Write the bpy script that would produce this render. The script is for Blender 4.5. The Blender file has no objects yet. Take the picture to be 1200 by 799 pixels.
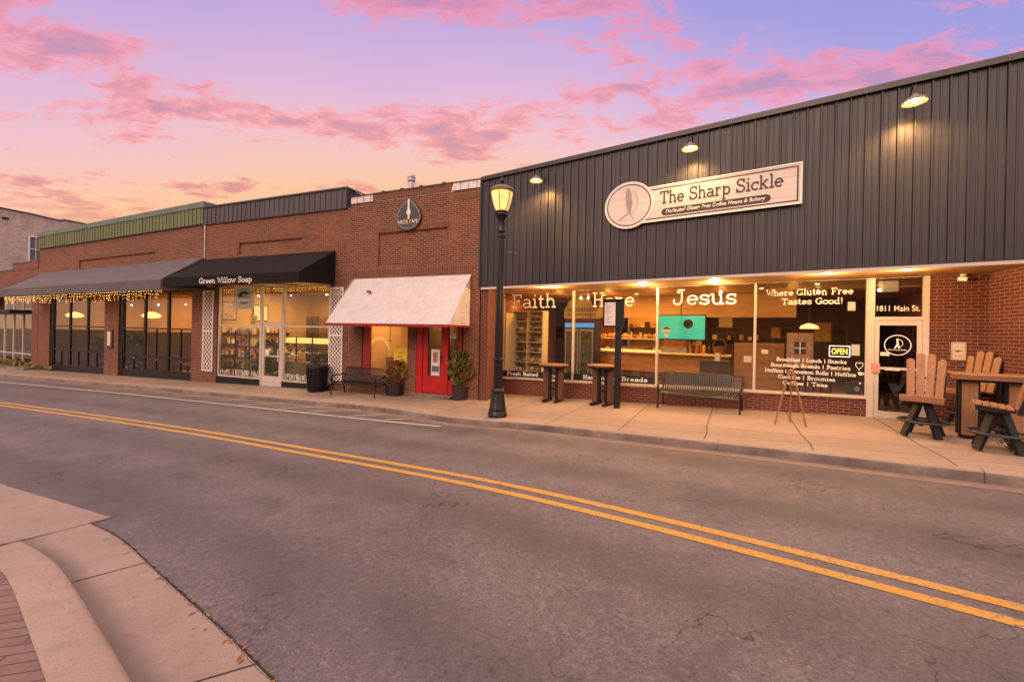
import bpy, bmesh, math, random
from mathutils import Matrix, Vector
random.seed(7)
sc = bpy.context.scene
COL = sc.collection
PI = math.pi

# ------------------------------------------------------------------ camera
EYE = 1.69
cd = bpy.data.cameras.new("camera"); cam = bpy.data.objects.new("camera", cd); COL.objects.link(cam)
cam.location = (0, 0, EYE)
cam.rotation_euler = (Matrix.Rotation(PI/2, 3, 'X') @ Matrix.Rotation(.02, 3, 'Z')).to_euler()
cd.sensor_width = 36; cd.lens = 490/1200*36; cd.shift_y = -11.1/1200
cd.clip_start = .05; cd.clip_end = 3000
sc.camera = cam

# ------------------------------------------------------------------ ground shape
KN = [(-400,10),(-40,.95),(-20,.55),(-4.4,.05),(-1.72,-.1),(2.7,-.32),(7,-.5),(13,-.63),(20,-.77),(29,-1.0),(37,-1.2),(60,-1.75),(120,-3.0),(400,-8)]
def _lin(s):
    s = max(-399, min(399, s))
    for (a,b),(c,d) in zip(KN, KN[1:]):
        if s <= c: return b+(d-b)*(s-a)/(c-a)
    return KN[-1][1]
def g(X, Y):
    s = -.88*X+.475*Y
    return sum(_lin(s+k*.5) for k in range(-4,5))/9

# ------------------------------------------------------------------ materials
def nodes(name):
    m = bpy.data.materials.new(name); m.use_nodes = True
    nt = m.node_tree; b = nt.nodes["Principled BSDF"]
    return m, nt, b
def N(nt, t, **kw):
    n = nt.nodes.new(t)
    for k, v in kw.items():
        if k.startswith('i_'): n.inputs[k[2:].replace('_',' ')].default_value = v
        else: setattr(n, k, v)
    return n
def lk(nt, a, b): nt.links.new(a, b)
def rgb(r,g_,b): 
    f = lambda c: (c/12.92 if c<=.04045 else ((c+.055)/1.055)**2.4)
    return (f(r/255), f(g_/255), f(b/255), 1)
def ramp(nt, fac, stops):
    r = N(nt, 'ShaderNodeValToRGB'); el = r.color_ramp.elements
    while len(el) < len(stops): el.new(.5)
    for e,(p,c) in zip(el, stops): e.position = p; e.color = c if len(c)==4 else (*c,1)
    lk(nt, fac, r.inputs[0]); return r.outputs[0]
def noise(nt, vec, scale, detail=4, rough=.6, dist=0):
    n = N(nt,'ShaderNodeTexNoise'); n.inputs['Scale'].default_value=scale; n.inputs['Detail'].default_value=detail
    n.inputs['Roughness'].default_value=rough; n.inputs['Distortion'].default_value=dist
    if vec is not None: lk(nt, vec, n.inputs['Vector'])
    return n.outputs['Fac']
def math_(nt, op, a, b=None, clamp=False):
    n = N(nt,'ShaderNodeMath', operation=op); n.use_clamp = clamp
    for i,v in enumerate((a,b)):
        if v is None: continue
        if isinstance(v,(int,float)): n.inputs[i].default_value=v
        else: lk(nt, v, n.inputs[i])
    return n.outputs[0]
def mix(nt, fac, a, b, mode='MIX'):
    n = N(nt,'ShaderNodeMix', data_type='RGBA', blend_type=mode)
    for i,v in ((0,fac),(6,a),(7,b)):
        if isinstance(v,(int,float)): n.inputs[i].default_value=v
        elif isinstance(v,tuple): n.inputs[i].default_value = v if len(v)==4 else (*v,1)
        else: lk(nt, v, n.inputs[i])
    return n.outputs[2]
def bump(nt, b, h, strength=.3, dist=.01):
    n = N(nt,'ShaderNodeBump'); n.inputs['Strength'].default_value=strength; n.inputs['Distance'].default_value=dist
    lk(nt, h, n.inputs['Height']); lk(nt, n.outputs[0], b.inputs['Normal'])
def objco(nt): return N(nt,'ShaderNodeTexCoord').outputs['Object']
def plain(name, c, rough=.6, metal=0, var=.25, scale=6, bmp=0, spec=.5):
    m, nt, b = nodes(name); v = objco(nt)
    f = noise(nt, v, scale, 5)
    c0 = tuple(x*(1-var) for x in c[:3]); c1 = tuple(min(1,x*(1+var)) for x in c[:3])
    lk(nt, ramp(nt, f, [(.3,c0),(.7,c1)]), b.inputs['Base Color'])
    b.inputs['Roughness'].default_value=rough; b.inputs['Metallic'].default_value=metal
    b.inputs['Specular IOR Level'].default_value=spec
    if bmp: bump(nt, b, noise(nt, v, scale*8, 4), bmp, .004)
    return m
def emit(name, c, s, sampling=True):
    m, nt, b = nodes(name); b.inputs['Base Color'].default_value=(*c[:3],1)
    b.inputs['Emission Color'].default_value=(*c[:3],1); b.inputs['Emission Strength'].default_value=s
    if not sampling: m.cycles.emission_sampling='NONE'
    return m
def wallvec(nt, rot=False):
    v = objco(nt); s = N(nt,'ShaderNodeSeparateXYZ'); lk(nt, v, s.inputs[0])
    a = math_(nt,'ADD', s.outputs[0], s.outputs[1]); c = N(nt,'ShaderNodeCombineXYZ')
    lk(nt, s.outputs[2] if rot else a, c.inputs[0]); lk(nt, a if rot else s.outputs[2], c.inputs[1])
    return v, c.outputs[0], s
def brick(name, c1, c2, mortar, rot=False, bw=.203, rh=.0688, mw=.006, grime=.3, dark=None, bs=.6):
    m, nt, b = nodes(name); v, uv, sep = wallvec(nt, rot)
    t = N(nt,'ShaderNodeTexBrick'); lk(nt, uv, t.inputs['Vector'])
    t.inputs['Color1'].default_value=(0,0,0,1); t.inputs['Color2'].default_value=(1,1,1,1); t.inputs['Mortar'].default_value=(.5,.5,.5,1)
    t.inputs['Scale'].default_value=1; t.inputs['Mortar Size'].default_value=mw; t.inputs['Mortar Smooth'].default_value=.35
    t.inputs['Bias'].default_value=0; t.inputs['Brick Width'].default_value=bw; t.inputs['Row Height'].default_value=rh
    if rot: t.offset = 0
    bw_ = N(nt,'ShaderNodeRGBToBW'); lk(nt, t.outputs['Color'], bw_.inputs[0])
    stops = [(0,c1),(.55,c2),(1,tuple(x*.62 for x in c1))] if not dark else [(0,c1),(.5,c2),(.85,c1),(1,dark)]
    col = ramp(nt, bw_.outputs[0], stops)
    big = noise(nt, v, .9, 6, .65); fine = noise(nt, v, 60, 3)
    col = mix(nt, math_(nt,'MULTIPLY', ramp_val(nt, big, .42, .7), grime), col, tuple(x*.5 for x in c1))
    sm=N(nt,'ShaderNodeMapping'); sm.inputs['Scale'].default_value=(1.6,1.6,.22); lk(nt,v,sm.inputs[0]); stn=noise(nt,sm.outputs[0],1.3,6,.65)
    col = mix(nt, math_(nt,'MULTIPLY', ramp_val(nt, stn, .52, .72), grime), col, tuple(x*.42 for x in c1))
    pal=noise(nt,v,.5,3,.5); col = mix(nt, math_(nt,'MULTIPLY', ramp_val(nt, pal, .52, .70), grime*.45), col, tuple(min(1,x*1.35) for x in c2))
    col = mix(nt, ramp_val(nt, fine, .3, .8, .0, .25), col, tuple(min(1,x*1.5) for x in c2))
    mcol = mix(nt, big, tuple(x*.75 for x in mortar[:3]), mortar)
    col = mix(nt, t.outputs['Fac'], col, mcol)
    lk(nt, col, b.inputs['Base Color']); b.inputs['Roughness'].default_value=.85
    h = math_(nt,'SUBTRACT', math_(nt,'MULTIPLY', fine, .3), t.outputs['Fac'])
    bump(nt, b, h, bs, .008)
    return m
def ramp_val(nt, f, a, b_, lo=0., hi=1.):
    n = N(nt,'ShaderNodeMapRange'); n.inputs[1].default_value=a; n.inputs[2].default_value=b_
    n.inputs[3].default_value=lo; n.inputs[4].default_value=hi; lk(nt, f, n.inputs[0]); return n.outputs[0]
def wood(name, c, dark, rough=.55, scale=(3,25,25), axis=None):
    m, nt, b = nodes(name); v = objco(nt); mp = N(nt,'ShaderNodeMapping'); lk(nt, v, mp.inputs[0]); mp.inputs['Scale'].default_value=scale
    f = noise(nt, mp.outputs[0], 1.6, 6, .65, .6); f2 = noise(nt, v, 1.5, 3)
    col = ramp(nt, f, [(.3,dark),(.65,c)]); col = mix(nt, ramp_val(nt,f2,.35,.7,0,.4), col, tuple(x*.7 for x in c))
    lk(nt, col, b.inputs['Base Color']); b.inputs['Roughness'].default_value=rough; bump(nt, b, f, .25, .004)
    return m
def glass(name, tint=(.93,.95,.94), refl=1.0, base=.045):
    m = bpy.data.materials.new(name); m.use_nodes=True; nt=m.node_tree; nt.nodes.clear()
    o=N(nt,'ShaderNodeOutputMaterial'); t=N(nt,'ShaderNodeBsdfTransparent'); t.inputs[0].default_value=(*tint,1)
    gl=N(nt,'ShaderNodeBsdfGlossy'); gl.inputs['Roughness'].default_value=.015; gl.inputs[0].default_value=(1,1,1,1)
    lw=N(nt,'ShaderNodeLayerWeight'); lw.inputs[0].default_value=.5
    p=math_(nt,'POWER',lw.outputs['Facing'],5); f=math_(nt,'ADD',math_(nt,'MULTIPLY',p,.9*refl),base*refl,True)
    wv = noise(nt, objco(nt), 1.2, 2)
    bp=N(nt,'ShaderNodeBump'); bp.inputs['Strength'].default_value=.04; bp.inputs['Distance'].default_value=.02; lk(nt,wv,bp.inputs['Height']); lk(nt,bp.outputs[0],gl.inputs['Normal'])
    mx=N(nt,'ShaderNodeMixShader'); lk(nt,f,mx.inputs[0]); lk(nt,t.outputs[0],mx.inputs[1]); lk(nt,gl.outputs[0],mx.inputs[2]); lk(nt,mx.outputs[0],o.inputs[0])
    return m

M = {}
M['brick_new'] = brick('brick_coffee', (.098,.022,.015), (.135,.032,.019), (.29,.19,.14), grime=.3, bw=.2, mw=.0070, dark=(.07,.018,.014))
M['brick_old'] = brick('brick_old', (.100,.028,.016), (.205,.062,.032), (.34,.225,.15), grime=.6, bw=.21, mw=.008, dark=(.05,.022,.018))
M['brick_soldier'] = brick('brick_soldier', (.11,.034,.020), (.165,.054,.030), (.27,.18,.125), rot=True, grime=.45, bw=.21, mw=.008, dark=(.08,.032,.025))
M['brick_pale'] = brick('brick_painted', (.52,.42,.36), (.56,.455,.39), (.48,.38,.325), grime=.6, mw=.003, bs=.12)
M['brick_opp'] = brick('brick_opposite', (.22,.09,.06), (.28,.12,.08), (.35,.28,.24), grime=.4)
def steel(name, c, rough=.42):
    m, nt, b = nodes(name); v=objco(nt); mp=N(nt,'ShaderNodeMapping'); mp.inputs['Scale'].default_value=(2,2,.35); lk(nt,v,mp.inputs[0])
    f=noise(nt,mp.outputs[0],2.2,7,.7); col=ramp(nt,f,[(.3,tuple(x*.78 for x in c)),(.72,tuple(x*1.22 for x in c))])
    st=N(nt,'ShaderNodeMapping'); st.inputs['Scale'].default_value=(9,9,.5); lk(nt,v,st.inputs[0])
    f2=noise(nt,st.outputs[0],2.,4,.6); col=mix(nt,ramp_val(nt,f2,.62,.8,0,.35),col,tuple(min(1,x*1.9) for x in c))
    sx_=N(nt,'ShaderNodeSeparateXYZ'); lk(nt,v,sx_.inputs[0]); cell=math_(nt,'FLOOR',math_(nt,'DIVIDE',sx_.outputs[0],.928)); wn=N(nt,'ShaderNodeTexWhiteNoise',noise_dimensions='1D'); lk(nt,cell,wn.inputs['W'])
    col=mix(nt,math_(nt,'MULTIPLY',wn.outputs[0],.45),col,tuple(x*.62 for x in c))
    dst=N(nt,'ShaderNodeMapping'); dst.inputs['Scale'].default_value=(22,22,.6); lk(nt,v,dst.inputs[0]); f3=noise(nt,dst.outputs[0],1.,5,.7); col=mix(nt,ramp_val(nt,f3,.55,.8,0,.5),col,tuple(x*.45 for x in c))
    lk(nt,col,b.inputs['Base Color']); lk(nt,ramp_val(nt,f,.2,.8,rough-.1,rough+.15),b.inputs['Roughness'])
    b.inputs['Metallic'].default_value=.15
    bump(nt,b,noise(nt,v,5,3),.12,.01)
    return m
M['charcoal_steel']=steel('charcoal_steel',(.041,.040,.051))
M['charcoal_trim']=plain('charcoal_trim',(.035,.03,.034),.4)
M['green_steel']=steel('green_steel',(.155,.195,.085),.5)
M['green_cap']=steel('green_cap',(.13,.19,.15),.5)
M['dark_steel']=steel('dark_steel',(.075,.07,.085),.5)
M['white_metal']=plain('white_metal',(.54,.48,.44),.4,0,.08)
M['white_paint']=plain('white_paint',(.78,.72,.68),.5,0,.06)
M['zinc']=plain('zinc',(.55,.52,.55),.5,.3,.3,8)
M['black_metal']=plain('black_metal',(.008,.0075,.0075),.36,0,.3,20,0,.5)
M['black_paint']=plain('black_paint',(.011,.0105,.011),.5,0,.3,10,0,.3)
M['black_poly']=plain('black_poly',(.013,.013,.016),.55,0,.3,18,.2,.3)
M['black_vinyl']=plain('black_vinyl',(.012,.012,.013),.5,0,.1)
M['letter_white']=plain('letter_white',(.90,.87,.82),.7,0,.04)
M['letter_dark']=plain('letter_dark',(.04,.028,.026),.6,0,.1)
M['grey_letter']=plain('grey_letter',(.55,.52,.48),.6,0,.1)
M['red_paint']=plain('red_paint',(.45,.012,.014),.35,0,.12,3)
M['dark_red']=plain('dark_red',(.28,.015,.016),.5,0,.15,3)
M['tan_poly']=wood('tan_poly',(.37,.185,.09),(.22,.105,.05),.6,(14,14,1.2))
M['tan_poly_x']=wood('tan_poly_x',(.37,.185,.09),(.22,.105,.05),.6,(1.2,14,14))
M['brown_wood']=wood('brown_wood',(.15,.062,.026),(.07,.028,.013),.6,(12,12,1.2))
M['wood_top']=wood('wood_top',(.27,.13,.07),(.15,.07,.04),.5,(1.5,14,10))
M['easel_wood']=wood('easel_wood',(.36,.17,.07),(.2,.09,.04),.6,(10,10,2))
M['soffit_wood']=wood('soffit_wood',(.44,.245,.085),(.32,.165,.055),.5,(.7,9,4))
M['glass']=glass('window_glass')
M['glass_dark']=glass('window_glass_dark',(.80,.81,.79),.75,.05)
M['glass_door']=glass('door_glass',(.34,.35,.34),1.3,.07)
M['paper']=plain('paper',(.72,.68,.62),.7,0,.06)
M['pink_paper']=plain('pink_paper',(.55,.25,.2),.7,0,.1)
M['plaster']=plain('plaster',(.52,.40,.27),.8,0,.12,1.2)
M['plaster_warm']=plain('plaster_warm',(.48,.29,.12),.8,0,.15,1.2)
M['brown_wall']=plain('brown_wall',(.17,.045,.02),.7,0,.15,1.5)
M['dark_wall']=plain('dark_wall',(.035,.02,.014),.7,0,.3,1.5)
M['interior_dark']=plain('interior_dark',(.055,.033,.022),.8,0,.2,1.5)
M['floor_in']=plain('floor_in',(.12,.08,.055),.5,0,.25,2)
M['counter_wood']=wood('counter_wood',(.36,.17,.045),(.20,.085,.025),.5,(1.2,9,5))
M['cream']=plain('cream',(.62,.52,.40),.6,0,.08)
M['bread']=plain('bread',(.42,.19,.06),.7,0,.4,14,.3)
M['dark_bread']=plain('dark_bread',(.14,.055,.022),.7,0,.4,14,.3)
M['teal']=emit('teal_screen',(.03,.36,.25),.5)
M['blue_glow']=emit('blue_glow',(.04,.2,.6),.45)
M['chocolate']=plain('chocolate',(.03,.014,.008),.6)
M['cherry']=plain('cherry',(.3,.02,.015),.5)
M['bulb']=emit('warm_bulb',(1,.52,.12),1.5,False)
M['bulb_hot']=emit('hot_bulb',(1,.60,.20),22)
M['pendant_glow']=emit('pendant_glow',(1,.66,.16),1.6)
M['lantern']=None
M['neon']=emit('open_letters',(1,.66,.10),.9)
M['neon_w']=emit('open_border',(.85,.85,.95),.5)
M['led']=emit('downlight_face',(1,.66,.28),9)
M['case_glow']=emit('case_glow',(1,.60,.18),.6)
M['yellow']=plain('yellow_poster',(.85,.55,.02),.6,0,.1)
M['mustard']=plain('mustard_sign',(.42,.26,.03),.6,0,.25,8)
M['orange_text']=plain('mustard_letters',(.16,.09,.02),.6)
M['canvas_black']=plain('canvas_black',(.011,.0095,.0095),.85,0,.25,4,.2,.2)
def canvas_ribbed():
    m,nt,b=nodes('canvas_grey'); v=objco(nt)
    f=noise(nt,v,2.2,5,.6); w=N(nt,'ShaderNodeTexWave'); w.inputs['Scale'].default_value=2.2; w.inputs['Distortion'].default_value=.2; lk(nt,v,w.inputs[0])
    col=ramp(nt,f,[(.3,(.085,.075,.08)),(.7,(.125,.11,.115))]); col=mix(nt,math_(nt,'MULTIPLY',w.outputs['Fac'],.35),col,(.06,.052,.055))
    lk(nt,col,b.inputs['Base Color']); b.inputs['Roughness'].default_value=.7; return m
M['canvas_grey']=canvas_ribbed()
def corrug():
    m,nt,b=nodes('awning_white'); v=objco(nt); f=noise(nt,v,3,6,.65)
    col=ramp(nt,f,[(.25,(.50,.475,.485)),(.6,(.62,.595,.605))]); b.inputs['Roughness'].default_value=.5
    s=N(nt,'ShaderNodeSeparateXYZ'); lk(nt,v,s.inputs[0])
    w=math_(nt,'SINE',math_(nt,'MULTIPLY',s.outputs[2],95)); bump(nt,b,w,.8,.008); col=mix(nt,ramp_val(nt,w,-1,-.5,.2,0),col,(.36,.31,.29)); lk(nt,col,b.inputs['Base Color']); return m
M['awning_white']=corrug()
M['terracotta_leaf']=plain('rust_leaf',(.30,.12,.03),.7,0,.5,9)
M['leaf']=plain('green_leaf',(.085,.12,.025),.6,0,.5,9)
M['leaf_yellow']=plain('yellow_green_leaf',(.20,.17,.035),.6,0,.5,9)
M['flower']=plain('orange_flower',(.55,.20,.06),.6,0,.3,9)
M['soil']=plain('soil',(.03,.02,.015),.9)
M['lilac']=plain('lilac_goods',(.45,.28,.30),.6,0,.5,5)
M['steel_grey']=plain('steel_grey',(.30,.28,.27),.35,.6,.15)
M['dark_grey_poly']=plain('dark_grey_poly',(.035,.032,.036),.5,0,.25,12)
M['roof_tar']=plain('roof_tar',(.06,.055,.055),.9)

# asphalt --------------------------------------------------------------
def asphalt():
    m,nt,b=nodes('asphalt'); v=objco(nt)
    big=noise(nt,v,.22,6,.6,.4); mid=noise(nt,v,1.6,5,.65); fine=noise(nt,v,55,3,.7); grain=noise(nt,v,220,2,.8)
    col=ramp(nt,big,[(.28,(.128,.112,.123)),(.5,(.178,.154,.164)),(.72,(.220,.189,.194))])
    col=mix(nt,ramp_val(nt,mid,.45,.75,0,.45),col,(.098,.082,.084))
    col=mix(nt,ramp_val(nt,fine,.42,.62,0,.62),col,(.066,.056,.061)); mg=noise(nt,v,17,4,.75); col=mix(nt,ramp_val(nt,mg,.40,.64,.45,0),col,(.062,.053,.057)); col=mix(nt,ramp_val(nt,mg,.56,.72,0,.35),col,(.26,.215,.205))
    col=mix(nt,ramp_val(nt,grain,.60,.72,0,.4),col,(.27,.22,.195))
    vo=N(nt,'ShaderNodeTexVoronoi'); vo.inputs['Scale'].default_value=38; lk(nt,v,vo.inputs['Vector'])
    bwv=N(nt,'ShaderNodeRGBToBW'); lk(nt,vo.outputs['Color'],bwv.inputs[0]); pick=ramp_val(nt,bwv.outputs[0],.66,.70)
    col=mix(nt,math_(nt,'MULTIPLY',pick,ramp_val(nt,vo.outputs['Distance'],.16,.30,.38,0.)),col,(.36,.29,.25))
    vd=N(nt,'ShaderNodeTexVoronoi'); vd.inputs['Scale'].default_value=24; lk(nt,v,vd.inputs['Vector'])
    bwd=N(nt,'ShaderNodeRGBToBW'); lk(nt,vd.outputs['Color'],bwd.inputs[0]); pick2=ramp_val(nt,bwd.outputs[0],.58,.62)
    col=mix(nt,math_(nt,'MULTIPLY',pick2,ramp_val(nt,vd.outputs['Distance'],.2,.36,.6,0.)),col,(.055,.045,.047))
    # tyre-darkened lane bands run along the road: stretched noise
    rot=N(nt,'ShaderNodeMapping'); rot.inputs['Rotation'].default_value=(0,0,math.radians(36)); lk(nt,v,rot.inputs[0])
    st=N(nt,'ShaderNodeMapping'); st.inputs['Scale'].default_value=(.10,.9,1); lk(nt,rot.outputs[0],st.inputs[0])
    band=noise(nt,st.outputs[0],1.0,4,.55); col=mix(nt,ramp_val(nt,band,.50,.68,0,.3),col,(.080,.068,.068))
    at=N(nt,'ShaderNodeAttribute'); at.attribute_name='lane'; la=math_(nt,'ADD',at.outputs['Fac'],math_(nt,'MULTIPLY',math_(nt,'SUBTRACT',noise(nt,v,.6,4),.5),.5))
    w_=None
    for c_ in (-2.75,-1.05,1.05,2.6):
        k_=ramp_val(nt,math_(nt,'ABSOLUTE',math_(nt,'SUBTRACT',la,c_)),.12,.55,1,0); w_=k_ if w_ is None else math_(nt,'MAXIMUM',w_,k_)
    col=mix(nt,math_(nt,'MULTIPLY',w_,ramp_val(nt,noise(nt,v,.45,4,.6),.3,.65,.2,.75)),col,(.066,.055,.058))
    oil=math_(nt,'MULTIPLY',ramp_val(nt,math_(nt,'ABSOLUTE',math_(nt,'ADD',la,1.9)),.05,.45,1,0),ramp_val(nt,noise(nt,v,1.3,5,.7),.50,.68)); col=mix(nt,math_(nt,'MULTIPLY',oil,.6),col,(.055,.046,.046))
    pt=noise(nt,v,.13,2,.4); col=mix(nt,ramp_val(nt,pt,.53,.538,0,.34),col,(.075,.063,.064))
    # fine cracks
    def crack(scale, w, dist, off):
        mp=N(nt,'ShaderNodeMapping'); mp.inputs['Location'].default_value=off; lk(nt,v,mp.inputs[0])
        wob=N(nt,'ShaderNodeTexNoise'); wob.inputs['Scale'].default_value=2.6; wob.inputs['Detail'].default_value=6; lk(nt,mp.outputs[0],wob.inputs['Vector'])
        sc_=N(nt,'ShaderNodeVectorMath',operation='SCALE'); sc_.inputs['Scale'].default_value=dist; lk(nt,wob.outputs['Color'],sc_.inputs[0])
        ad=N(nt,'ShaderNodeVectorMath',operation='ADD'); lk(nt,mp.outputs[0],ad.inputs[0]); lk(nt,sc_.outputs[0],ad.inputs[1])
        vv=N(nt,'ShaderNodeTexVoronoi',feature='DISTANCE_TO_EDGE'); vv.inputs['Scale'].default_value=scale; lk(nt,ad.outputs[0],vv.inputs['Vector'])
        return ramp_val(nt,vv.outputs['Distance'],w*.3,w,1,0)
    msk=ramp_val(nt,noise(nt,v,.35,3,.5),.46,.56)
    c1=math_(nt,'MULTIPLY',crack(.33,.0042,1.1,(3.1,7.7,0)),msk); 
    msk2=ramp_val(nt,noise(nt,v,.8,3,.5),.59,.66)
    c2=math_(nt,'MULTIPLY',crack(1.3,.010,.5,(1.3,2.2,0)),msk2)
    ck=math_(nt,'MAXIMUM',c1,math_(nt,'MULTIPLY',c2,.8))
    col=mix(nt,math_(nt,'MULTIPLY',ck,.95),col,(.03,.025,.026))
    sp=N(nt,'ShaderNodeTexVoronoi'); sp.inputs['Scale'].default_value=1.7; lk(nt,v,sp.inputs['Vector'])
    col=mix(nt,ramp_val(nt,sp.outputs['Distance'],.035,.06,.5,0.),col,(.045,.036,.036))
    lk(nt,col,b.inputs['Base Color']); lk(nt,ramp_val(nt,mid,.3,.7,.62,.85),b.inputs['Roughness'])
    h=math_(nt,'SUBTRACT',math_(nt,'ADD',math_(nt,'MULTIPLY',fine,.6),math_(nt,'MULTIPLY',grain,.4)),ck)
    bump(nt,b,h,.45,.008); return m
M['asphalt']=asphalt()
def concrete(name, c, uvjoint=None, stain=.5):
    m,nt,b=nodes(name); v=objco(nt)
    big=noise(nt,v,.7,6,.65); mid=noise(nt,v,5,5,.65); fine=noise(nt,v,90,3)
    col=ramp(nt,big,[(.3,tuple(x*.78 for x in c)),(.7,tuple(x*1.1 for x in c))])
    col=mix(nt,ramp_val(nt,mid,.5,.75,0,stain),col,tuple(x*.62 for x in c))
    col=mix(nt,ramp_val(nt,fine,.45,.7,0,.5),col,tuple(x*.55 for x in c))
    vs_n=N(nt,'ShaderNodeTexVoronoi'); vs_n.inputs['Scale'].default_value=30; lk(nt,v,vs_n.inputs['Vector']); bwc=N(nt,'ShaderNodeRGBToBW'); lk(nt,vs_n.outputs['Color'],bwc.inputs[0])
    col=mix(nt,math_(nt,'MULTIPLY',ramp_val(nt,bwc.outputs[0],.6,.66),ramp_val(nt,vs_n.outputs['Distance'],.15,.35,.5,0)),col,tuple(x*.45 for x in c))
    gm=N(nt,'ShaderNodeTexVoronoi'); gm.inputs['Scale'].default_value=2.6; lk(nt,v,gm.inputs['Vector']); bwg=N(nt,'ShaderNodeRGBToBW'); lk(nt,gm.outputs['Color'],bwg.inputs[0])
    col=mix(nt,math_(nt,'MULTIPLY',ramp_val(nt,bwg.outputs[0],.5,.52),ramp_val(nt,gm.outputs['Distance'],.045,.075,.55,0)),col,tuple(x*.35 for x in c))
    dk=noise(nt,v,1.9,6,.75,.6); col=mix(nt,ramp_val(nt,dk,.56,.74,0,.5),col,tuple(x*.5 for x in c))
    h=fine
    if uvjoint:
        uv=N(nt,'ShaderNodeUVMap').outputs[0]; s=N(nt,'ShaderNodeSeparateXYZ'); lk(nt,uv,s.inputs[0])
        per,lines=uvjoint
        mod=math_(nt,'PINGPONG',math_(nt,'ADD',s.outputs[0],.4),per/2); j=ramp_val(nt,mod,.008,.016,1,0)
        for l in lines:
            d=math_(nt,'ABSOLUTE',math_(nt,'SUBTRACT',s.outputs[1],l)); j=math_(nt,'MAXIMUM',j,ramp_val(nt,d,.005,.012,1,0))
        # slabs of a slightly different pour
        cell=math_(nt,'FLOOR',math_(nt,'DIVIDE',math_(nt,'ADD',s.outputs[0],.4),per)); wn=N(nt,'ShaderNodeTexWhiteNoise',noise_dimensions='1D'); lk(nt,cell,wn.inputs['W'])
        col=mix(nt,math_(nt,'MULTIPLY',wn.outputs[0],.42),col,tuple(x*.7 for x in c))
        inband=math_(nt,'MULTIPLY',ramp_val(nt,s.outputs[1],lines[0]-.01,lines[0]),ramp_val(nt,s.outputs[1],lines[1],lines[1]+.01,1,0))
        col=mix(nt,math_(nt,'MULTIPLY',inband,.35),col,tuple(x*.62 for x in c))
        col=mix(nt,math_(nt,'MULTIPLY',j,.85),col,(.05,.035,.028)); h=math_(nt,'SUBTRACT',fine,math_(nt,'MULTIPLY',j,3))
    lk(nt,col,b.inputs['Base Color']); b.inputs['Roughness'].default_value=.8
    bump(nt,b,h,.35,.006); return m
M['sidewalk']=concrete('sidewalk_concrete',(.35,.265,.21),(1.62,(.62,1.35)))
M['kerb']=concrete('kerb_concrete',(.34,.26,.21),None,.85)
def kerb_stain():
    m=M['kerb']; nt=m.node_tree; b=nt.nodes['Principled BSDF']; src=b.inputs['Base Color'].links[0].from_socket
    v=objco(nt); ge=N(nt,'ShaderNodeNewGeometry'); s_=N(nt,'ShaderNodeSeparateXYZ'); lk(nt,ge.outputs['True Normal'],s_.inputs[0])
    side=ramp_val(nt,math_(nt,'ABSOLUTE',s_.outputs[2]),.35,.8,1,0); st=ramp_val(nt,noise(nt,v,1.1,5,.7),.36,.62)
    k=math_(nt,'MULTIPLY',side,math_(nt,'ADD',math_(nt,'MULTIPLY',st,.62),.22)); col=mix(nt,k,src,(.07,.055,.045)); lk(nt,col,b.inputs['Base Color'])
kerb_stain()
M['gutter']=concrete('gutter_concrete',(.32,.245,.205),None,.6)
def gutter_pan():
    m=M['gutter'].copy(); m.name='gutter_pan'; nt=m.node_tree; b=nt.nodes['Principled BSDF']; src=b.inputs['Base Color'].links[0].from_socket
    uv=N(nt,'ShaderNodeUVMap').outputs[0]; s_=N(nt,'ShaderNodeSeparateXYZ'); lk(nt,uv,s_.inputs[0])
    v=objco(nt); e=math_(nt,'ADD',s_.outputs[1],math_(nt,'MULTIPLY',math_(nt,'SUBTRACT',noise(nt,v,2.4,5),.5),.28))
    k=math_(nt,'MULTIPLY',ramp_val(nt,e,.12,.36,1,0),.62); col=mix(nt,k,src,(.125,.10,.085)); lk(nt,col,b.inputs['Base Color']); return m  # darker towards the kerb foot: dish shading and stain put into the colour
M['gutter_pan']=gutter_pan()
M['kerb_near']=concrete('near_kerb_concrete',(.36,.275,.228),None,.55)
def paint(name,c,wear):
    m,nt,b=nodes(name); v=objco(nt); f=noise(nt,v,28,5,.75); f2=noise(nt,v,2.2,4)
    k=math_(nt,'ADD',f,math_(nt,'MULTIPLY',f2,.35)); col=ramp(nt,f2,[(.3,tuple(x*.8 for x in c)),(.7,c)])
    col=mix(nt,ramp_val(nt,k,wear,wear+.12),col,(.15,.12,.115)); lk(nt,col,b.inputs['Base Color']); b.inputs['Roughness'].default_value=.65
    bump(nt,b,noise(nt,v,60,3),.3,.006); return m
M['yellow_line']=paint('yellow_line_paint',(.56,.30,.045),.70)
M['hatch_paint']=paint('hatch_paint',(.50,.44,.40),.70)
M['white_line']=paint('white_line_paint',(.58,.52,.47),.70)
def pavers():
    m,nt,b=nodes('brick_pavers'); v=objco(nt); mp=N(nt,'ShaderNodeMapping'); mp.inputs['Rotation'].default_value=(0,0,math.radians(-14)); lk(nt,v,mp.inputs[0])
    t=N(nt,'ShaderNodeTexBrick'); lk(nt,mp.outputs[0],t.inputs['Vector']); t.inputs['Scale'].default_value=1; t.inputs['Brick Width'].default_value=1.6; t.inputs['Row Height'].default_value=.10
    t.inputs['Mortar Size'].default_value=.006; t.inputs['Color1'].default_value=(.185,.118,.10,1); t.inputs['Color2'].default_value=(.225,.15,.128,1); t.inputs['Mortar'].default_value=(.07,.04,.035,1)
    col=mix(nt,ramp_val(nt,noise(nt,v,9,5),.4,.7,0,.5),t.outputs['Color'],(.12,.08,.07)); lk(nt,col,b.inputs['Base Color']); b.inputs['Roughness'].default_value=.8
    bump(nt,b,math_(nt,'SUBTRACT',1,t.outputs['Fac']),.6,.006); return m
M['pavers']=pavers()
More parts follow.
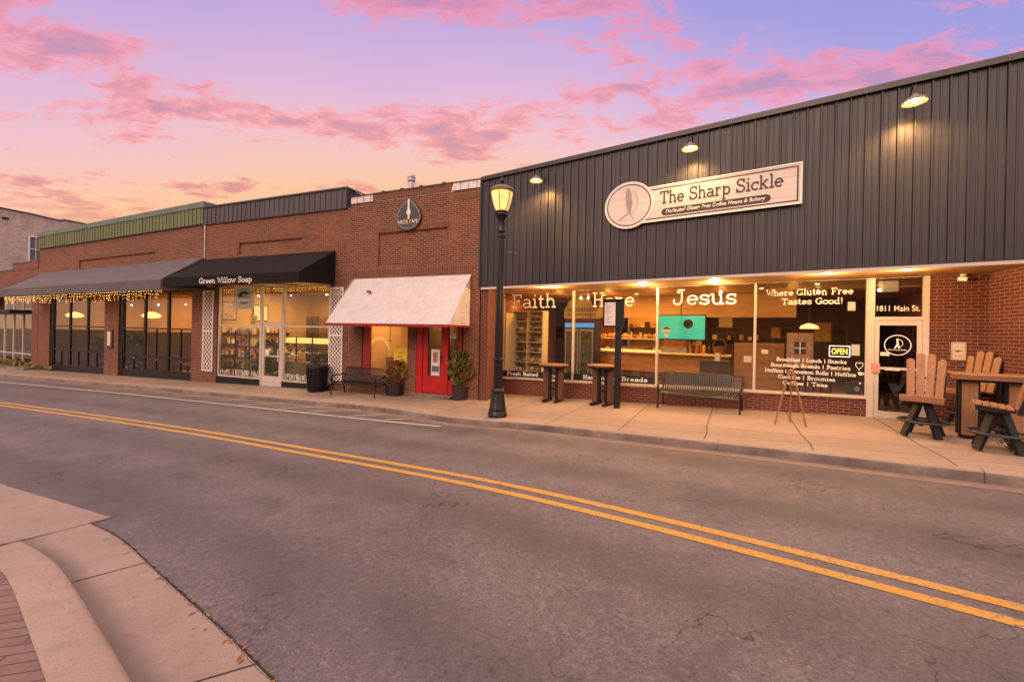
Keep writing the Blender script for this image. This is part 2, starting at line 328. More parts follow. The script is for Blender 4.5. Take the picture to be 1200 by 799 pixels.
M['earth']=plain('earth',(.10,.085,.05),.95,0,.4,.3)
M['grass']=plain('weeds',(.13,.13,.04),.8,0,.5,4)

# ------------------------------------------------------------------ mesh builder
class MB:
    def __init__(s): s.v=[]; s.f=[]; s.uv=None
    def add(s, vs, fs):
        o=len(s.v); s.v+= [tuple(v) for v in vs]; s.f += [tuple(i+o for i in f) for f in fs]
    def box(s,x0,x1,y0,y1,z0,z1):
        s.add([(x0,y0,z0),(x1,y0,z0),(x1,y1,z0),(x0,y1,z0),(x0,y0,z1),(x1,y0,z1),(x1,y1,z1),(x0,y1,z1)],
              [(0,3,2,1),(4,5,6,7),(0,1,5,4),(1,2,6,5),(2,3,7,6),(3,0,4,7)]); return s
    def beam(s,a,b,w,d,up=(0,0,1)):  # rectangular bar from a to b, w across, d along 'up-ish'
        a=Vector(a); b=Vector(b); t=(b-a).normalized(); u=Vector(up)
        if abs(t.dot(u))>.98: u=Vector((0,1,0))
        r=t.cross(u).normalized(); u=r.cross(t).normalized()
        vs=[]
        for p in (a,b):
            for i,j in ((-1,-1),(1,-1),(1,1),(-1,1)): vs.append(p+r*w/2*i+u*d/2*j)
        s.add(vs,[(3,2,1,0),(4,5,6,7),(0,1,5,4),(1,2,6,5),(2,3,7,6),(3,0,4,7)]); return s
    def prism(s,pts,y0,y1):  # (x,z) outline (counter-clockwise seen from the front, -y), extruded in y
        n=len(pts); vs=[(x,y0,z) for x,z in pts]+[(x,y1,z) for x,z in pts]
        s.add(vs,[tuple(range(n)),tuple(range(2*n-1,n-1,-1))]+[(i,i+n,(i+1)%n+n,(i+1)%n) for i in range(n)]); return s
    def slab(s,pts,z0,z1):   # (x,y) outline ccw from above
        n=len(pts); vs=[(x,y,z0) for x,y in pts]+[(x,y,z1) for x,y in pts]
        s.add(vs,[tuple(range(n-1,-1,-1)),tuple(range(n,2*n))]+[(i,(i+1)%n,(i+1)%n+n,i+n) for i in range(n)]); return s
    def tube(s,pts,r,n=8,closed=False):
        pts=[Vector(p) for p in pts]; m=len(pts); rr=r if isinstance(r,(list,tuple)) else [r]*m
        rings=[]; prev=None
        for i,p in enumerate(pts):
            if closed: t=(pts[(i+1)%m]-pts[i-1]).normalized()
            else: t=(pts[min(i+1,m-1)]-pts[max(i-1,0)]).normalized()
            a=prev if prev is not None else (Vector((0,0,1)) if abs(t.z)<.9 else Vector((1,0,0)))
            a=(a-t*a.dot(t)); a.normalize(); prev=a; b=t.cross(a)
            rings.append([p+(a*math.cos(2*PI*k/n)+b*math.sin(2*PI*k/n))*rr[i] for k in range(n)])
        vs=[v for q in rings for v in q]; fs=[]
        for i in range(m if closed else m-1):
            j=(i+1)%m
            for k in range(n): fs.append((i*n+k,i*n+(k+1)%n,j*n+(k+1)%n,j*n+k))
        if not closed: fs+= [tuple(range(n-1,-1,-1)),tuple(range((m-1)*n,m*n))]
        s.add(vs,fs); return s
    def lathe(s,prof,c=(0,0,0),n=24,cap=True):  # (r,z)
        vs=[]; fs=[]
        for r,z in prof:
            for k in range(n): vs.append((c[0]+r*math.cos(2*PI*k/n),c[1]+r*math.sin(2*PI*k/n),c[2]+z))
        for i in range(len(prof)-1):
            for k in range(n): fs.append((i*n+k,i*n+(k+1)%n,(i+1)*n+(k+1)%n,(i+1)*n+k))
        if cap: fs+=[tuple(range(n-1,-1,-1)),tuple(range((len(prof)-1)*n,len(prof)*n))]
        s.add(vs,fs); return s
    def blob(s,c,r,squash=(1,1,1),n=8,seed=0):
        rnd=random.Random(seed); prof=[]
        vs=[];fs=[];m=6
        for i in range(m+1):
            th=PI*i/m
            for k in range(n):
                q=1+rnd.uniform(-.12,.12)
                vs.append((c[0]+r*q*squash[0]*math.sin(th)*math.cos(2*PI*k/n),c[1]+r*q*squash[1]*math.sin(th)*math.sin(2*PI*k/n),c[2]+r*squash[2]*math.cos(th)))
        for i in range(m):
            for k in range(n): fs.append((i*n+k,(i+1)*n+k,(i+1)*n+(k+1)%n,i*n+(k+1)%n))
        s.add(vs,fs); return s
    def build(s,name,mat,parent=None,smooth=False,bevel=0):
        me=bpy.data.meshes.new(name); me.from_pydata(s.v,[],s.f); me.update()
        if s.uv:
            l=me.uv_layers.new(name='UVMap')
            for lo in me.loops: l.data[lo.index].uv=s.uv[lo.vertex_index]
        o=bpy.data.objects.new(name,me); COL.objects.link(o)
        if mat is not None: me.materials.append(M[mat] if isinstance(mat,str) else mat)
        if parent is not None: o.parent=parent
        if smooth:
            for p in me.polygons: p.use_smooth=True
            try:
                md=o.modifiers.new('es','EDGE_SPLIT'); md.split_angle=math.radians(40)
            except Exception: pass
        if bevel:
            md=o.modifiers.new('bev','BEVEL'); md.width=bevel; md.segments=2; md.limit_method='ANGLE'
        return o
def tag(o,label=None,cat=None,group=None,kind=None):
    if label: o['label']=label
    if cat: o['category']=cat
    if group: o['group']=group
    if kind: o['kind']=kind
    return o
def empty(name,loc=(0,0,0),rz=0,label=None,cat=None,group=None):
    o=bpy.data.objects.new(name,None); COL.objects.link(o); o.location=loc; o.rotation_euler=(0,0,rz); o.empty_display_size=.2
    return tag(o,label,cat,group)
def kids(o): return [c for c in bpy.data.objects if c.parent==o]
def copy_tree(o,parent=None):
    c=o.copy(); COL.objects.link(c)
    if parent is not None: c.parent=parent
    for ch in kids(o): copy_tree(ch,c)
    return c

# ------------------------------------------------------------------ facades: local x along the front (to the right), y into the building
class Facade:
    def __init__(s,P,d): L=math.hypot(*d); s.P=P; s.d=(d[0]/L,d[1]/L); s.n=(-s.d[1],s.d[0]); s.rz=math.atan2(s.d[1],s.d[0])
    def w(s,x,y): return (s.P[0]+x*s.d[0]+y*s.n[0], s.P[1]+x*s.d[1]+y*s.n[1])
    def loc(s,X,Y): a,b=X-s.P[0],Y-s.P[1]; return (a*s.d[0]+b*s.d[1], a*s.n[0]+b*s.n[1])
    def gz(s,x,y): return g(*s.w(x,y))
    def root(s,name,label,cat): return empty(name,(s.P[0],s.P[1],0),s.rz,label,cat)
    def place(s,o,x,y,rz=0,dz=0):
        X,Y=s.w(x,y); o.location=(X,Y,g(X,Y)+dz); o.rotation_euler=(0,0,s.rz+rz); return o
FC=Facade((-.99,13.13),(750.5,-490))
FR=Facade((-5.958,15.274),(.91876,-.39483))
FS=Facade((-13.5625,18.328),(.92798,-.37264))
FG=Facade((-28.913,25.5245),(.90544,-.42448))

def wall(mb,x0,x1,z0,z1,holes=(),recess=(),y=0,th=.25,zb=None):
    """front skin at y with openings (x0,x1,z0,z1) and shallow recesses (...,depth)"""
    xs=sorted({x0,x1,*[h[i] for h in list(holes)+list(recess) for i in (0,1)]}); zs=sorted({z0,z1,*[h[i] for h in list(holes)+list(recess) for i in (2,3)]})
    xs=[x for x in xs if x0<=x<=x1]; zs=[z for z in zs if z0<=z<=z1]
    def inside(x,z,hs):
        for h in hs:
            if h[0]<x<h[1] and h[2]<z<h[3]: return h
    for a,b in zip(xs,xs[1:]):
        for c,d in zip(zs,zs[1:]):
            mx,mz=(a+b)/2,(c+d)/2
            if inside(mx,mz,holes): continue
            r=inside(mx,mz,recess); yy=y+(r[4] if r else 0)
            mb.add([(a,yy,c),(b,yy,c),(b,yy,d),(a,yy,d)],[(0,1,2,3)])
    for h in list(holes)+list(recess):
        a,b,c,d=h[:4]; t=h[4] if len(h)>4 else th
        mb.add([(a,y,c),(a,y+t,c),(a,y+t,d),(a,y,d)],[(0,1,2,3)]); mb.add([(b,y,c),(b,y+t,c),(b,y+t,d),(b,y,d)],[(3,2,1,0)])
        mb.add([(a,y,d),(a,y+t,d),(b,y+t,d),(b,y,d)],[(0,1,2,3)]); mb.add([(a,y,c),(a,y+t,c),(b,y+t,c),(b,y,c)],[(3,2,1,0)])
    return mb

# ------------------------------------------------------------------ lettering
def arc(cx,cy,rx,ry,a0,a1,n=9):
    return [(cx+rx*math.cos(math.radians(a0+(a1-a0)*i/n)),cy+ry*math.sin(math.radians(a0+(a1-a0)*i/n))) for i in range(n+1)]
def sf(x,y,w=.15): return [(x-w,y),(x+w,y)]
b0=.045; t0=.955; h0=.62
GL={
'T':(.84,[sf(.42,t0,.38),[(.42,t0),(.42,0)],sf(.42,b0,.17),[(.08,1),(.08,.74)],[(.76,1),(.76,.74)]]),
'H':(.88,[[(.2,0),(.2,1)],[(.68,0),(.68,1)],[(.2,.5),(.68,.5)],sf(.2,b0),sf(.2,t0),sf(.68,b0),sf(.68,t0)]),
'F':(.80,[[(.22,0),(.22,1)],[(.05,t0),(.72,t0)],[(.22,.5),(.54,.5)],[(.7,1),(.7,.74)],[(.54,.62),(.54,.38)],sf(.22,b0,.17)]),
'E':(.80,[[(.22,0),(.22,1)],[(.05,t0),(.70,t0)],[(.22,.5),(.54,.5)],[(.05,b0),(.72,b0)],[(.68,1),(.68,.76)],[(.7,0),(.7,.26)]]),
'J':(.74,[[(.28,t0),(.66,t0)],[(.5,1),(.5,.3)]+arc(.28,.28,.22,.24,0,-180),[(.06,.28),(.12,.36)]]),
'S':(.74,[arc(.37,.735,.26,.225,25,270)+arc(.37,.275,.29,.235,90,-155),[(.62,.98),(.62,.7)],[(.09,.02),(.09,.3)]]),
'W':(1.02,[[(.1,t0),(.3,.02),(.51,.82),(.72,.02),(.92,t0)],sf(.1,t0,.13),sf(.92,t0,.13)]),
'G':(.88,[arc(.44,.5,.37,.455,48,330),[(.5,.4),(.84,.4)],[(.74,.4),(.74,.06)],[(.72,.98),(.72,.7)]]),
'B':(.80,[[(.2,0),(.2,1)],[(.04,t0),(.44,t0)]+arc(.44,.735,.2,.22,90,-90)+[(.2,.515)],[(.44,.5)]+arc(.46,.27,.24,.225,90,-90)+[(.04,b0)]]),
'L':(.76,[[(.22,0),(.22,1)],sf(.22,t0,.17),[(.04,b0),(.7,b0)],[(.68,0),(.68,.3)]]),
'P':(.78,[[(.22,0),(.22,1)],[(.05,t0),(.44,t0)]+arc(.44,.70,.24,.255,90,-90)+[(.22,.445)],sf(.22,b0,.17)]),
'R':(.86,[[(.2,0),(.2,1)],[(.04,t0),(.44,t0)]+arc(.44,.72,.22,.235,90,-90)+[(.2,.485)],[(.44,.48),(.7,.05),(.82,.05)],sf(.2,b0,.16)]),
'M':(1.0,[[(.18,0),(.18,1),(.5,.3),(.82,1),(.82,0)],sf(.18,b0),sf(.82,b0),sf(.13,t0,.08),sf(.87,t0,.08)]),
'C':(.82,[arc(.44,.5,.37,.455,48,318),[(.72,.98),(.72,.7)]]),
'D':(.86,[[(.2,0),(.2,1)],[(.04,t0),(.36,t0)]+arc(.36,.5,.4,.455,90,-90)+[(.04,b0)]]),
'a':(.66,[arc(.3,.42,.22,.2,150,0)+[(.52,.12),(.56,b0),(.64,b0)],arc(.28,.19,.22,.15,95,340,8)+[(.52,.16)],[(.28,.34),(.52,.34)]]),
'b':(.70,[[(.04,t0),(.17,t0)],[(.16,1),(.16,0)],arc(.38,.31,.24,.27,160,-160)]),
'c':(.62,[arc(.34,.31,.26,.27,45,320),[(.55,.6),(.55,.42)]]),
'd':(.72,[[(.42,t0),(.54,t0)],[(.53,1),(.53,b0),(.66,b0)],arc(.31,.31,.24,.27,20,340)]),
'e':(.66,[[(.08,.32),(.58,.32)]+arc(.33,.31,.26,.275,5,318)]),
'f':(.50,[[(.2,0),(.2,.72)]+arc(.37,.74,.17,.2,180,50,6),sf(.22,h0,.18),sf(.22,b0,.16)]),
'g':(.68,[arc(.3,.33,.23,.25,0,360,12),[(.42,h0),(.64,h0)],[(.53,h0),(.53,-.06)]+arc(.3,-.08,.23,.18,0,-160)]),
'h':(.74,[[(.04,t0),(.17,t0)],[(.16,1),(.16,0)],arc(.36,.38,.2,.24,170,0)+[(.56,0)],sf(.16,b0,.13),sf(.57,b0,.12)]),
'i':(.40,[[(.06,h0),(.22,h0)],[(.21,.665),(.21,0)],sf(.21,b0,.17),[(.21,.8),(.21,.94)]]),
'k':(.72,[[(.04,t0),(.17,t0)],[(.16,1),(.16,0)],[(.56,h0),(.2,.3)],[(.3,.37),(.58,.04)],sf(.16,b0,.13),sf(.58,b0,.12),sf(.54,h0,.12)]),
'l':(.40,[[(.06,t0),(.22,t0)],[(.21,1),(.21,0)],sf(.21,b0,.17)]),
'm':(.98,[[(.03,h0),(.16,h0)],[(.15,.66),(.15,0)],arc(.32,.4,.165,.22,170,0)+[(.485,0)],arc(.65,.4,.165,.22,170,0)+[(.815,0)],sf(.15,b0,.11),sf(.485,b0,.09),sf(.83,b0,.11)]),
'n':(.74,[[(.04,h0),(.17,h0)],[(.16,.66),(.16,0)],arc(.36,.38,.2,.24,170,0)+[(.56,0)],sf(.16,b0,.13),sf(.57,b0,.12)]),
'o':(.66,[arc(.33,.31,.265,.275,0,360,14)]),
'p':(.70,[[(.04,h0),(.17,h0)],[(.16,.66),(.16,-.32)],arc(.38,.31,.24,.27,160,-160),sf(.16,-.28,.14)]),
'r':(.60,[[(.05,h0),(.2,h0)],[(.19,.66),(.19,0)],arc(.38,.4,.19,.21,170,50,6),sf(.19,b0,.16)]),
's':(.58,[arc(.29,.455,.2,.145,30,265,7)+arc(.29,.17,.22,.14,85,-155,7),[(.48,.62),(.48,.45)],[(.08,.02),(.08,.18)]]),
't':(.50,[[(.2,.88),(.2,.2)]+arc(.37,.2,.17,.17,180,300,6),sf(.22,h0,.18)]),
'u':(.74,[[(.03,h0),(.16,h0)],[(.15,.66),(.15,.22)]+arc(.34,.22,.19,.19,180,350)+[(.54,.25)],[(.42,h0),(.55,h0)],[(.54,.66),(.54,b0),(.68,b0)]]),
'w':(.92,[[(.08,h0),(.27,.02),(.46,.5),(.65,.02),(.84,h0)],sf(.09,h0,.12),sf(.83,h0,.12)]),
'y':(.72,[[(.1,h0),(.36,.04)],[(.62,h0),(.3,-.16)]+[(.22,-.28),(.08,-.27)],sf(.12,h0,.12),sf(.6,h0,.12)]),
'!':(.36,[[(.18,1),(.18,.28)],[(.18,.0),(.18,.14)]]),
'|':(.5,[[(.25,1.0),(.25,-.1)]]),
'.':(.3,[[(.14,0),(.14,.13)]]),
' ':(.42,[]),
}
def ribbon(mb,pts,w,y0,y1,fx,fz):
    n=len(pts); P=[Vector((a,b)) for a,b in pts]; L=[];R=[]
    closed=(P[0]-P[-1]).length<1e-4
    for i in range(n):
        if closed and i in (0,n-1): t0_=(P[1]-P[0]).normalized(); t1_=(P[-1]-P[-2]).normalized()
        else: t0_=(P[min(i+1,n-1)]-P[min(i,n-2)]).normalized(); t1_=(P[max(i,1)]-P[max(i-1,0)]).normalized()
        t=t0_+t1_
        if t.length<1e-5: t=t0_
        t.normalize(); nn=Vector((-t.y,t.x)); k=1/max(.6,abs(nn.dot(Vector((-t0_.y,t0_.x)))))
        L.append(P[i]+nn*w/2*k); R.append(P[i]-nn*w/2*k)
    vs=[]
    for q in (L,R):
        for y in (y0,y1):
            vs+=[(fx(p.x,p.y),y,fz(p.x,p.y)) for p in q]
    # L y0:0..n-1, L y1:n.., R y0:2n.., R y1:3n..
    fs=[]
    for i in range(n-1):
        fs+=[(2*n+i,2*n+i+1,i+1,i),(i,i+1,n+i+1,n+i),(2*n+i+1,2*n+i,3*n+i,3*n+i+1)]
    if not closed: fs+=[(0,n,3*n,2*n),(n-1,3*n-1,4*n-1,2*n-1)]
    mb.add(vs,fs)
def slab_text(mb,txt,x0,x1,z,cap,y=-.004,w=.11,depth=.003,slope=0.):
    adv=sum(GL[c][0] for c in txt); sx=(x1-x0)/adv; x=x0; k=0
    for c in txt:
        a,st=GL[c]
        for p in st:
            k+=1; yy=y-(k%9)*.00012
            fx=lambda u,v,x=x: x+u*sx
            fz=lambda u,v,x=x: z+v*cap+(x+u*sx-x0)*slope
            # keep stroke weight even: work in metres
            pts=[(u*sx,v*cap) for u,v in p]
            ribbon(mb,pts,w*cap,yy-depth,yy,lambda u,v,x=x:x+u,lambda u,v,x=x:z+v+(x+u-x0)*slope)
        x+=a*sx
def sans(name,txt,cx,cz,width,height,y,mat,parent,shear=0,bold=.0,depth=.002,rotz=0):
    c=bpy.data.curves.new(name,'FONT'); c.body=txt; c.size=1; c.shear=shear; c.offset=bold; c.extrude=0
    c.align_x='LEFT'; o=bpy.data.objects.new('tmp',c); COL.objects.link(o)
    dg=bpy.context.evaluated_depsgraph_get(); me=bpy.data.meshes.new_from_object(o.evaluated_get(dg))
    bpy.data.objects.remove(o)
    xs=[v.co.x for v in me.vertices]; ys=[v.co.y for v in me.vertices]; ax,bx,ay,by=min(xs),max(xs),min(ys),max(ys)
    sx=width/(bx-ax); sy=height/(by-ay)
    for v in me.vertices: v.co=((v.co.x-(ax+bx)/2)*sx+cx, y, (v.co.y-(ay+by)/2)*sy+cz)
    bm=bmesh.new(); bm.from_mesh(me); r=bmesh.ops.extrude_face_region(bm,geom=bm.faces[:])
    for e in r['geom']:
        if isinstance(e,bmesh.types.BMVert): e.co.y-=depth
    bmesh.ops.recalc_face_normals(bm,faces=bm.faces[:]); bm.to_mesh(me); bm.free(); me.name=name
    me.materials.clear(); me.materials.append(M[mat])
    ob=bpy.data.objects.new(name,me); COL.objects.link(ob); ob.parent=parent
    return ob
def lamp(name,kind,loc,energy,color,parent=None,size=.1,rot=None,spot=None,sizey=None):
    l=bpy.data.lights.new(name,kind); l.energy=energy; l.color=color
    if kind=='AREA':
        l.size=size
        if sizey: l.shape='RECTANGLE'; l.size_y=sizey
    else: l.shadow_soft_size=size
    if spot: l.spot_size=math.radians(spot); l.spot_blend=.6
    o=bpy.data.objects.new(name,l); COL.objects.link(o); o.location=loc
    if rot: o.rotation_euler=rot
    if parent is not None: o.parent=parent
    return o
WARM=(1,.62,.27); WARM2=(1,.70,.38)

# ================================================================== GROUND
def sheet(name,xs,ys,off,mat):
    mb=MB(); nx=len(xs)
    for y in ys:
        for x in xs: mb.v.append((x,y,g(x,y)+off))
    for j in range(len(ys)-1):
        for i in range(nx-1): mb.f.append((j*nx+i,j*nx+i+1,(j+1)*nx+i+1,(j+1)*nx+i))
    return tag(mb.build(name,mat,smooth=False),kind='structure')
def fr(a,b,s): 
    n=int(round((b-a)/s)); return [a+(b-a)*i/n for i in range(n+1)]
far=[-900,-600,-400,-250,-160,-110]
sheet('ground',far+fr(-80,60,4)+[90,140,220,400,700,900],[-900,-500,-250,-120]+fr(-70,90,4)+[130,200,350,600,900],-.42,'earth')
road_=sheet('road',fr(-90,-30,2)+fr(-29.5,16,.5)+fr(18,50,2),fr(-40,-6,2)+fr(-5.5,30,.5)+fr(32,70,2),-.15,'asphalt')

def _dl(x,y,line):
    best=99
    for a,b in zip(line,line[1:]):
        ux,uy=b[0]-a[0],b[1]-a[1]; L=ux*ux+uy*uy; t=max(0,min(1,((x-a[0])*ux+(y-a[1])*uy)/L)); qx,qy=a[0]+t*ux-x,a[1]+t*uy-y; d=math.hypot(qx,qy)
        if d<abs(best): best=d*(1 if ux*(y-a[1])-uy*(x-a[0])<0 else -1)
    return best
def resample(pts,step):
    out=[]; 
    for (a,b) in zip(pts,pts[1:]):
        L=math.dist(a,b); n=max(1,int(L/step))
        for i in range(n): t=i/n; out.append((a[0]+(b[0]-a[0])*t,a[1]+(b[1]-a[1])*t))
    out.append(pts[-1]); return out
def smooth_line(p,it=3):
    for _ in range(it):
        p=[p[0]]+[((p[i-1][0]+2*p[i][0]+p[i+1][0])/4,(p[i-1][1]+2*p[i][1]+p[i+1][1])/4) for i in range(1,len(p)-1)]+[p[-1]]
    return p
def normals(p,sign=1):
    out=[]
    for i in range(len(p)):
        a=p[max(i-1,0)]; b=p[min(i+1,len(p)-1)]; dx,dy=b[0]-a[0],b[1]-a[1]; L=math.hypot(dx,dy) or 1
        out.append((-dy/L*sign,dx/L*sign))
    return out
# far kerb line from right to left (top outer edge)
KL=[(16.5,-1.4),(11,2.3),(6.53,5.34),(5.52,6.07),(4.72,6.68),(3.68,7.42),(1.82,8.62),(.42,9.52),(-.40,9.90),(-.95,10.05),(-1.45,10.35),(-2.1,10.85),(-3.25,11.72),(-4.5,12.42),(-6.5,13.25),(-8.6,14.15),(-13,16.1),(-17.8,18.2),(-27.6,22.6),(-36.5,26.6),(-60,37)]
KL=smooth_line(resample(KL,.3),4)
KN_=normals(KL,-1)   # pointing towards the buildings
# arc length
ARC=[0]
for a,b in zip(KL,KL[1:]): ARC.append(ARC[-1]+math.dist(a,b))
mb=MB(); mb.uv=[]
vs_=[.16,.62,1.0,1.4,2.0,2.6,3.4,4.4,5.5,7.,9.]
for i,(p,n) in enumerate(zip(KL,KN_)):
    for v in vs_:
        # direction blends to a fixed inward direction so that rows never cross
        f=min(1,v/1.2); d=(n[0]*(1-f)+.47*f,n[1]*(1-f)+.883*f); L=math.hypot(*d); d=(d[0]/L,d[1]/L)
        X,Y=p[0]+d[0]*v,p[1]+d[1]*v; mb.v.append((X,Y,g(X,Y))); mb.uv.append((ARC[i],v))
k=len(vs_)
for i in range(len(KL)-1):
    for j in range(k-1): mb.f.append((i*k+j,i*k+j+1,(i+1)*k+j+1,(i+1)*k+j))
sw=tag(mb.build('sidewalk','sidewalk'),kind='structure')
# kerb stone
def kerb(name,line,nrm,prof,mat,hfun=None,joint=None):
    """prof: list of (offset inward, dz)"""
    mb=MB(); m=len(prof)
    for i,(p,n) in enumerate(zip(line,nrm)):
        for o,dz in prof:
            X,Y=p[0]+n[0]*o,p[1]+n[1]*o; hs=hfun(i) if hfun else 1
            mb.v.append((X,Y,g(X,Y)-.15+dz*hs))
    for i in range(len(line)-1):
        for j in range(m-1): mb.f.append((i*m+j,(i+1)*m+j,(i+1)*m+j+1,i*m+j+1))
    return tag(mb.build(name,mat,smooth=True),kind='structure')
kerb('kerb',KL,KN_,[(-.03,-.05),(-.012,.10),(0,.135),(.02,.150),(.05,.154),(.16,.154),(.165,.12)],'kerb')
# kerb joints (dark gaps) and the dirt-stained gutter line
mb=MB()
for i in range(3,len(KL)-1):
    if int(ARC[i]/3.05)!=int(ARC[i-1]/3.05):
        p,n=KL[i],KN_[i]; t=(n[1],-n[0])
        vs=[]
        for o,dz in [(-.036,-.02),(-.019,.10),(-.006,.139),(.02,.156),(.05,.159),(.165,.159)]:
            for s in (-.003,.003):
                X,Y=p[0]+n[0]*o+t[0]*s,p[1]+n[1]*o+t[1]*s; vs.append((X,Y,g(X,Y)-.15+dz))
        mb.add(vs,[(2*q,2*q+1,2*q+3,2*q+2) for q in range(5)])
tag(mb.build('kerb_joint','black_paint'),kind='structure')
# thin concrete gutter dust strip along the far kerb
mb=MB()
for p,n in zip(KL,KN_):
    for o in (-.30,-.02): X,Y=p[0]+n[0]*o,p[1]+n[1]*o; mb.v.append((X,Y,g(X,Y)-.146))
for i in range(len(KL)-1): mb.f.append((2*i,2*i+2,2*i+3,2*i+1))
def gutter_dust():
    m,nt,b=nodes('gutter_dust'); v=objco(nt); f=noise(nt,v,3,5,.7); f2=noise(nt,v,60,3)
    col=ramp(nt,f,[(.3,(.165,.125,.11)),(.7,(.24,.175,.145))]); col=mix(nt,ramp_val(nt,f2,.45,.7,0,.5),col,(.15,.115,.10)); lk(nt,col,b.inputs['Base Color']); b.inputs['Roughness'].default_value=.85
    bump(nt,b,f2,.3,.006); return m
M['gutter_dust']=gutter_dust()
tag(mb.build('gutter_strip','gutter_dust'),kind='structure')

# painted lines
def stripe(name,line,w,mat,off=-.1455,step=.25):
    p=resample(line,step); n=normals(p); mb=MB()
    for q,m in zip(p,n):
        for s in (-w/2,w/2): X,Y=q[0]+m[0]*s,q[1]+m[1]*s; mb.v.append((X,Y,g(X,Y)+off))
    for i in range(len(p)-1): mb.f.append((2*i,2*i+1,2*i+3,2*i+2))
    return tag(mb.build(name,mat),kind='structure')
YA=[(9,-1.6),(3.76,3.04),(2.53,4.06),(.04,5.96),(-2.5,7.35),(-5.36,8.82),(-8.88,10.42),(-16.63,13.62),(-40,22.6),(-70,34)]
def smooth_curve(pts,step=.5,it=14): return smooth_line(resample(pts,step),it)
YA=smooth_curve(YA); nY=normals(YA,1)
YB=[(p[0]+n[0]*.26,p[1]+n[1]*.26) for p,n in zip(YA,nY)]
lay=road_.data.attributes.new('lane','FLOAT','POINT'); YC=YA[::5]
for v_ in road_.data.vertices:
    x_,y_=v_.co.x,v_.co.y
    lay.data[v_.index].value=_dl(x_,y_,YC) if (-60<x_<14 and -4<y_<34) else 9
stripe('yellow_line',YA,.118,'yellow_line'); stripe('yellow_line',YB,.118,'yellow_line')
WL=smooth_curve([(-60,35.2),(-38,25.8),(-24.07,19.8),(-11.32,14.28),(-7.75,12.73),(-6.38,12.1),(-1.67,10.0)],.5,6)
stripe('white_line',WL,.10,'white_line')
# hatched no-parking strip between the white line and the kerb
def on_line(line,x):
    for a,b in zip(line,line[1:]):
        if (a[0]-x)*(b[0]-x)<=0 and a[0]!=b[0]: return a[1]+(b[1]-a[1])*(x-a[0])/(b[0]-a[0])
for a,b in (((-3.25,10.90),(-2.77,10.95)),((-4.4,11.34),(-3.58,11.61)),((-5.85,12.04),(-4.33,12.34)),((-6.93,12.52),(-5.52,12.99)),((-8.6,13.22),(-7.0,13.62)),((-10.4,13.98),(-8.7,14.4)),((-12.4,14.85),(-10.6,15.2)),((-14.6,15.75),(-12.8,16.1)),((-17.,16.75),(-15.2,17.1))):
    stripe('hatch_line',[a,b],.075,'hatch_paint',-.1450)

# near corner: gutter pan, kerb, brick pavement
go=[(-4.8,4.80),(-4.35,4.58),(-3.91,4.3),(-2.97,3.63),(-2.16,3.07),(-1.72,2.76),(-1.42,2.53),(-.2,1.6),(1.5,.35),(4,-1.6)]
kf=[(-5.13,4.40),(-4.72,4.18),(-4.27,3.91),(-3.75,3.57),(-3.08,3.09),(-2.59,2.74),(-2.15,2.42),(-1.2,1.72),(.5,.4),(3,-1.6)]
ki=[(-5.35,4.22),(-4.94,4.02),(-4.32,3.66),(-3.62,3.20),(-2.96,2.74),(-2.72,2.56),(-2.36,2.28),(-1.4,1.56),(.3,.22),(2.8,-1.8)]
def strip_between(name,A,B,offA,offB,mat,n=8):
    A=smooth_line(resample(A,.2),2); 
    def lenp(P): 
        o=[0]
        for a,b in zip(P,P[1:]): o.append(o[-1]+math.dist(a,b))
        return o
    def samp(P,m):
        L=lenp(P); out=[]
        for k_ in range(m):
            s=L[-1]*k_/(m-1); i=0
            while i<len(L)-2 and L[i+1]<s: i+=1
            t=(s-L[i])/((L[i+1]-L[i]) or 1); out.append((P[i][0]+(P[i+1][0]-P[i][0])*t,P[i][1]+(P[i+1][1]-P[i][1])*t))
        return out
    B=smooth_line(resample(B,.2),2); m=60; A=samp(A,m); B=samp(B,m); mb=MB()
    for a,b in zip(A,B):
        for j in range(n+1):
            t=j/n; X,Y=a[0]+(b[0]-a[0])*t,a[1]+(b[1]-a[1])*t; o=(offA(t) if callable(offA) else offA+(offB-offA)*t); mb.v.append((X,Y,g(X,Y)+o))
    for i in range(m-1):
        for j in range(n): q=i*(n+1)+j; mb.f.append((q,q+n+1,q+n+2,q+1))
    return tag(mb.build(name,mat,smooth=True),kind='structure'),A,B
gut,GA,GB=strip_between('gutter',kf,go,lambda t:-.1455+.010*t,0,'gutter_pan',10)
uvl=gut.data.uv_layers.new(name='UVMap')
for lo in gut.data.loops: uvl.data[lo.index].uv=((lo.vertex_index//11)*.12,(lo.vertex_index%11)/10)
mb=MB()
for t_ in (9,21,34,47,56):
    a,b=GA[t_],GB[t_]; dx_,dy_=b[0]-a[0],b[1]-a[1]; L=math.hypot(dx_,dy_); nx_,ny_=-dy_/L*.006,dx_/L*.006
    vs=[]
    for k_ in range(11):
        q=k_/10; X,Y=a[0]+dx_*q,a[1]+dy_*q; z=g(X,Y)-.1455+.010*q+.0035; vs+=[(X-nx_,Y-ny_,z),(X+nx_,Y+ny_,z)]
    mb.add(vs,[(2*k_,2*k_+1,2*k_+3,2*k_+2) for k_ in range(10)])
tag(mb.build('gutter_joint','soil'),kind='structure')
mb=MB(); rs=random.Random(4); n_g=normals(GB)
sgn=1 if (n_g[30][0]*(GB[30][0]-GA[30][0])+n_g[30][1]*(GB[30][1]-GA[30][1]))>0 else -1
GD=resample(GB,.03); n_g=normals(GD)
for p_,q_ in zip(GD,n_g):
    w_=.012+.018*rs.random(); o_=.004+.010*rs.random()
    for o in (-o_,w_): X,Y=p_[0]+q_[0]*sgn*o,p_[1]+q_[1]*sgn*o; mb.v.append((X,Y,g(X,Y)-.1345+ (0 if o<0 else -.0095)))
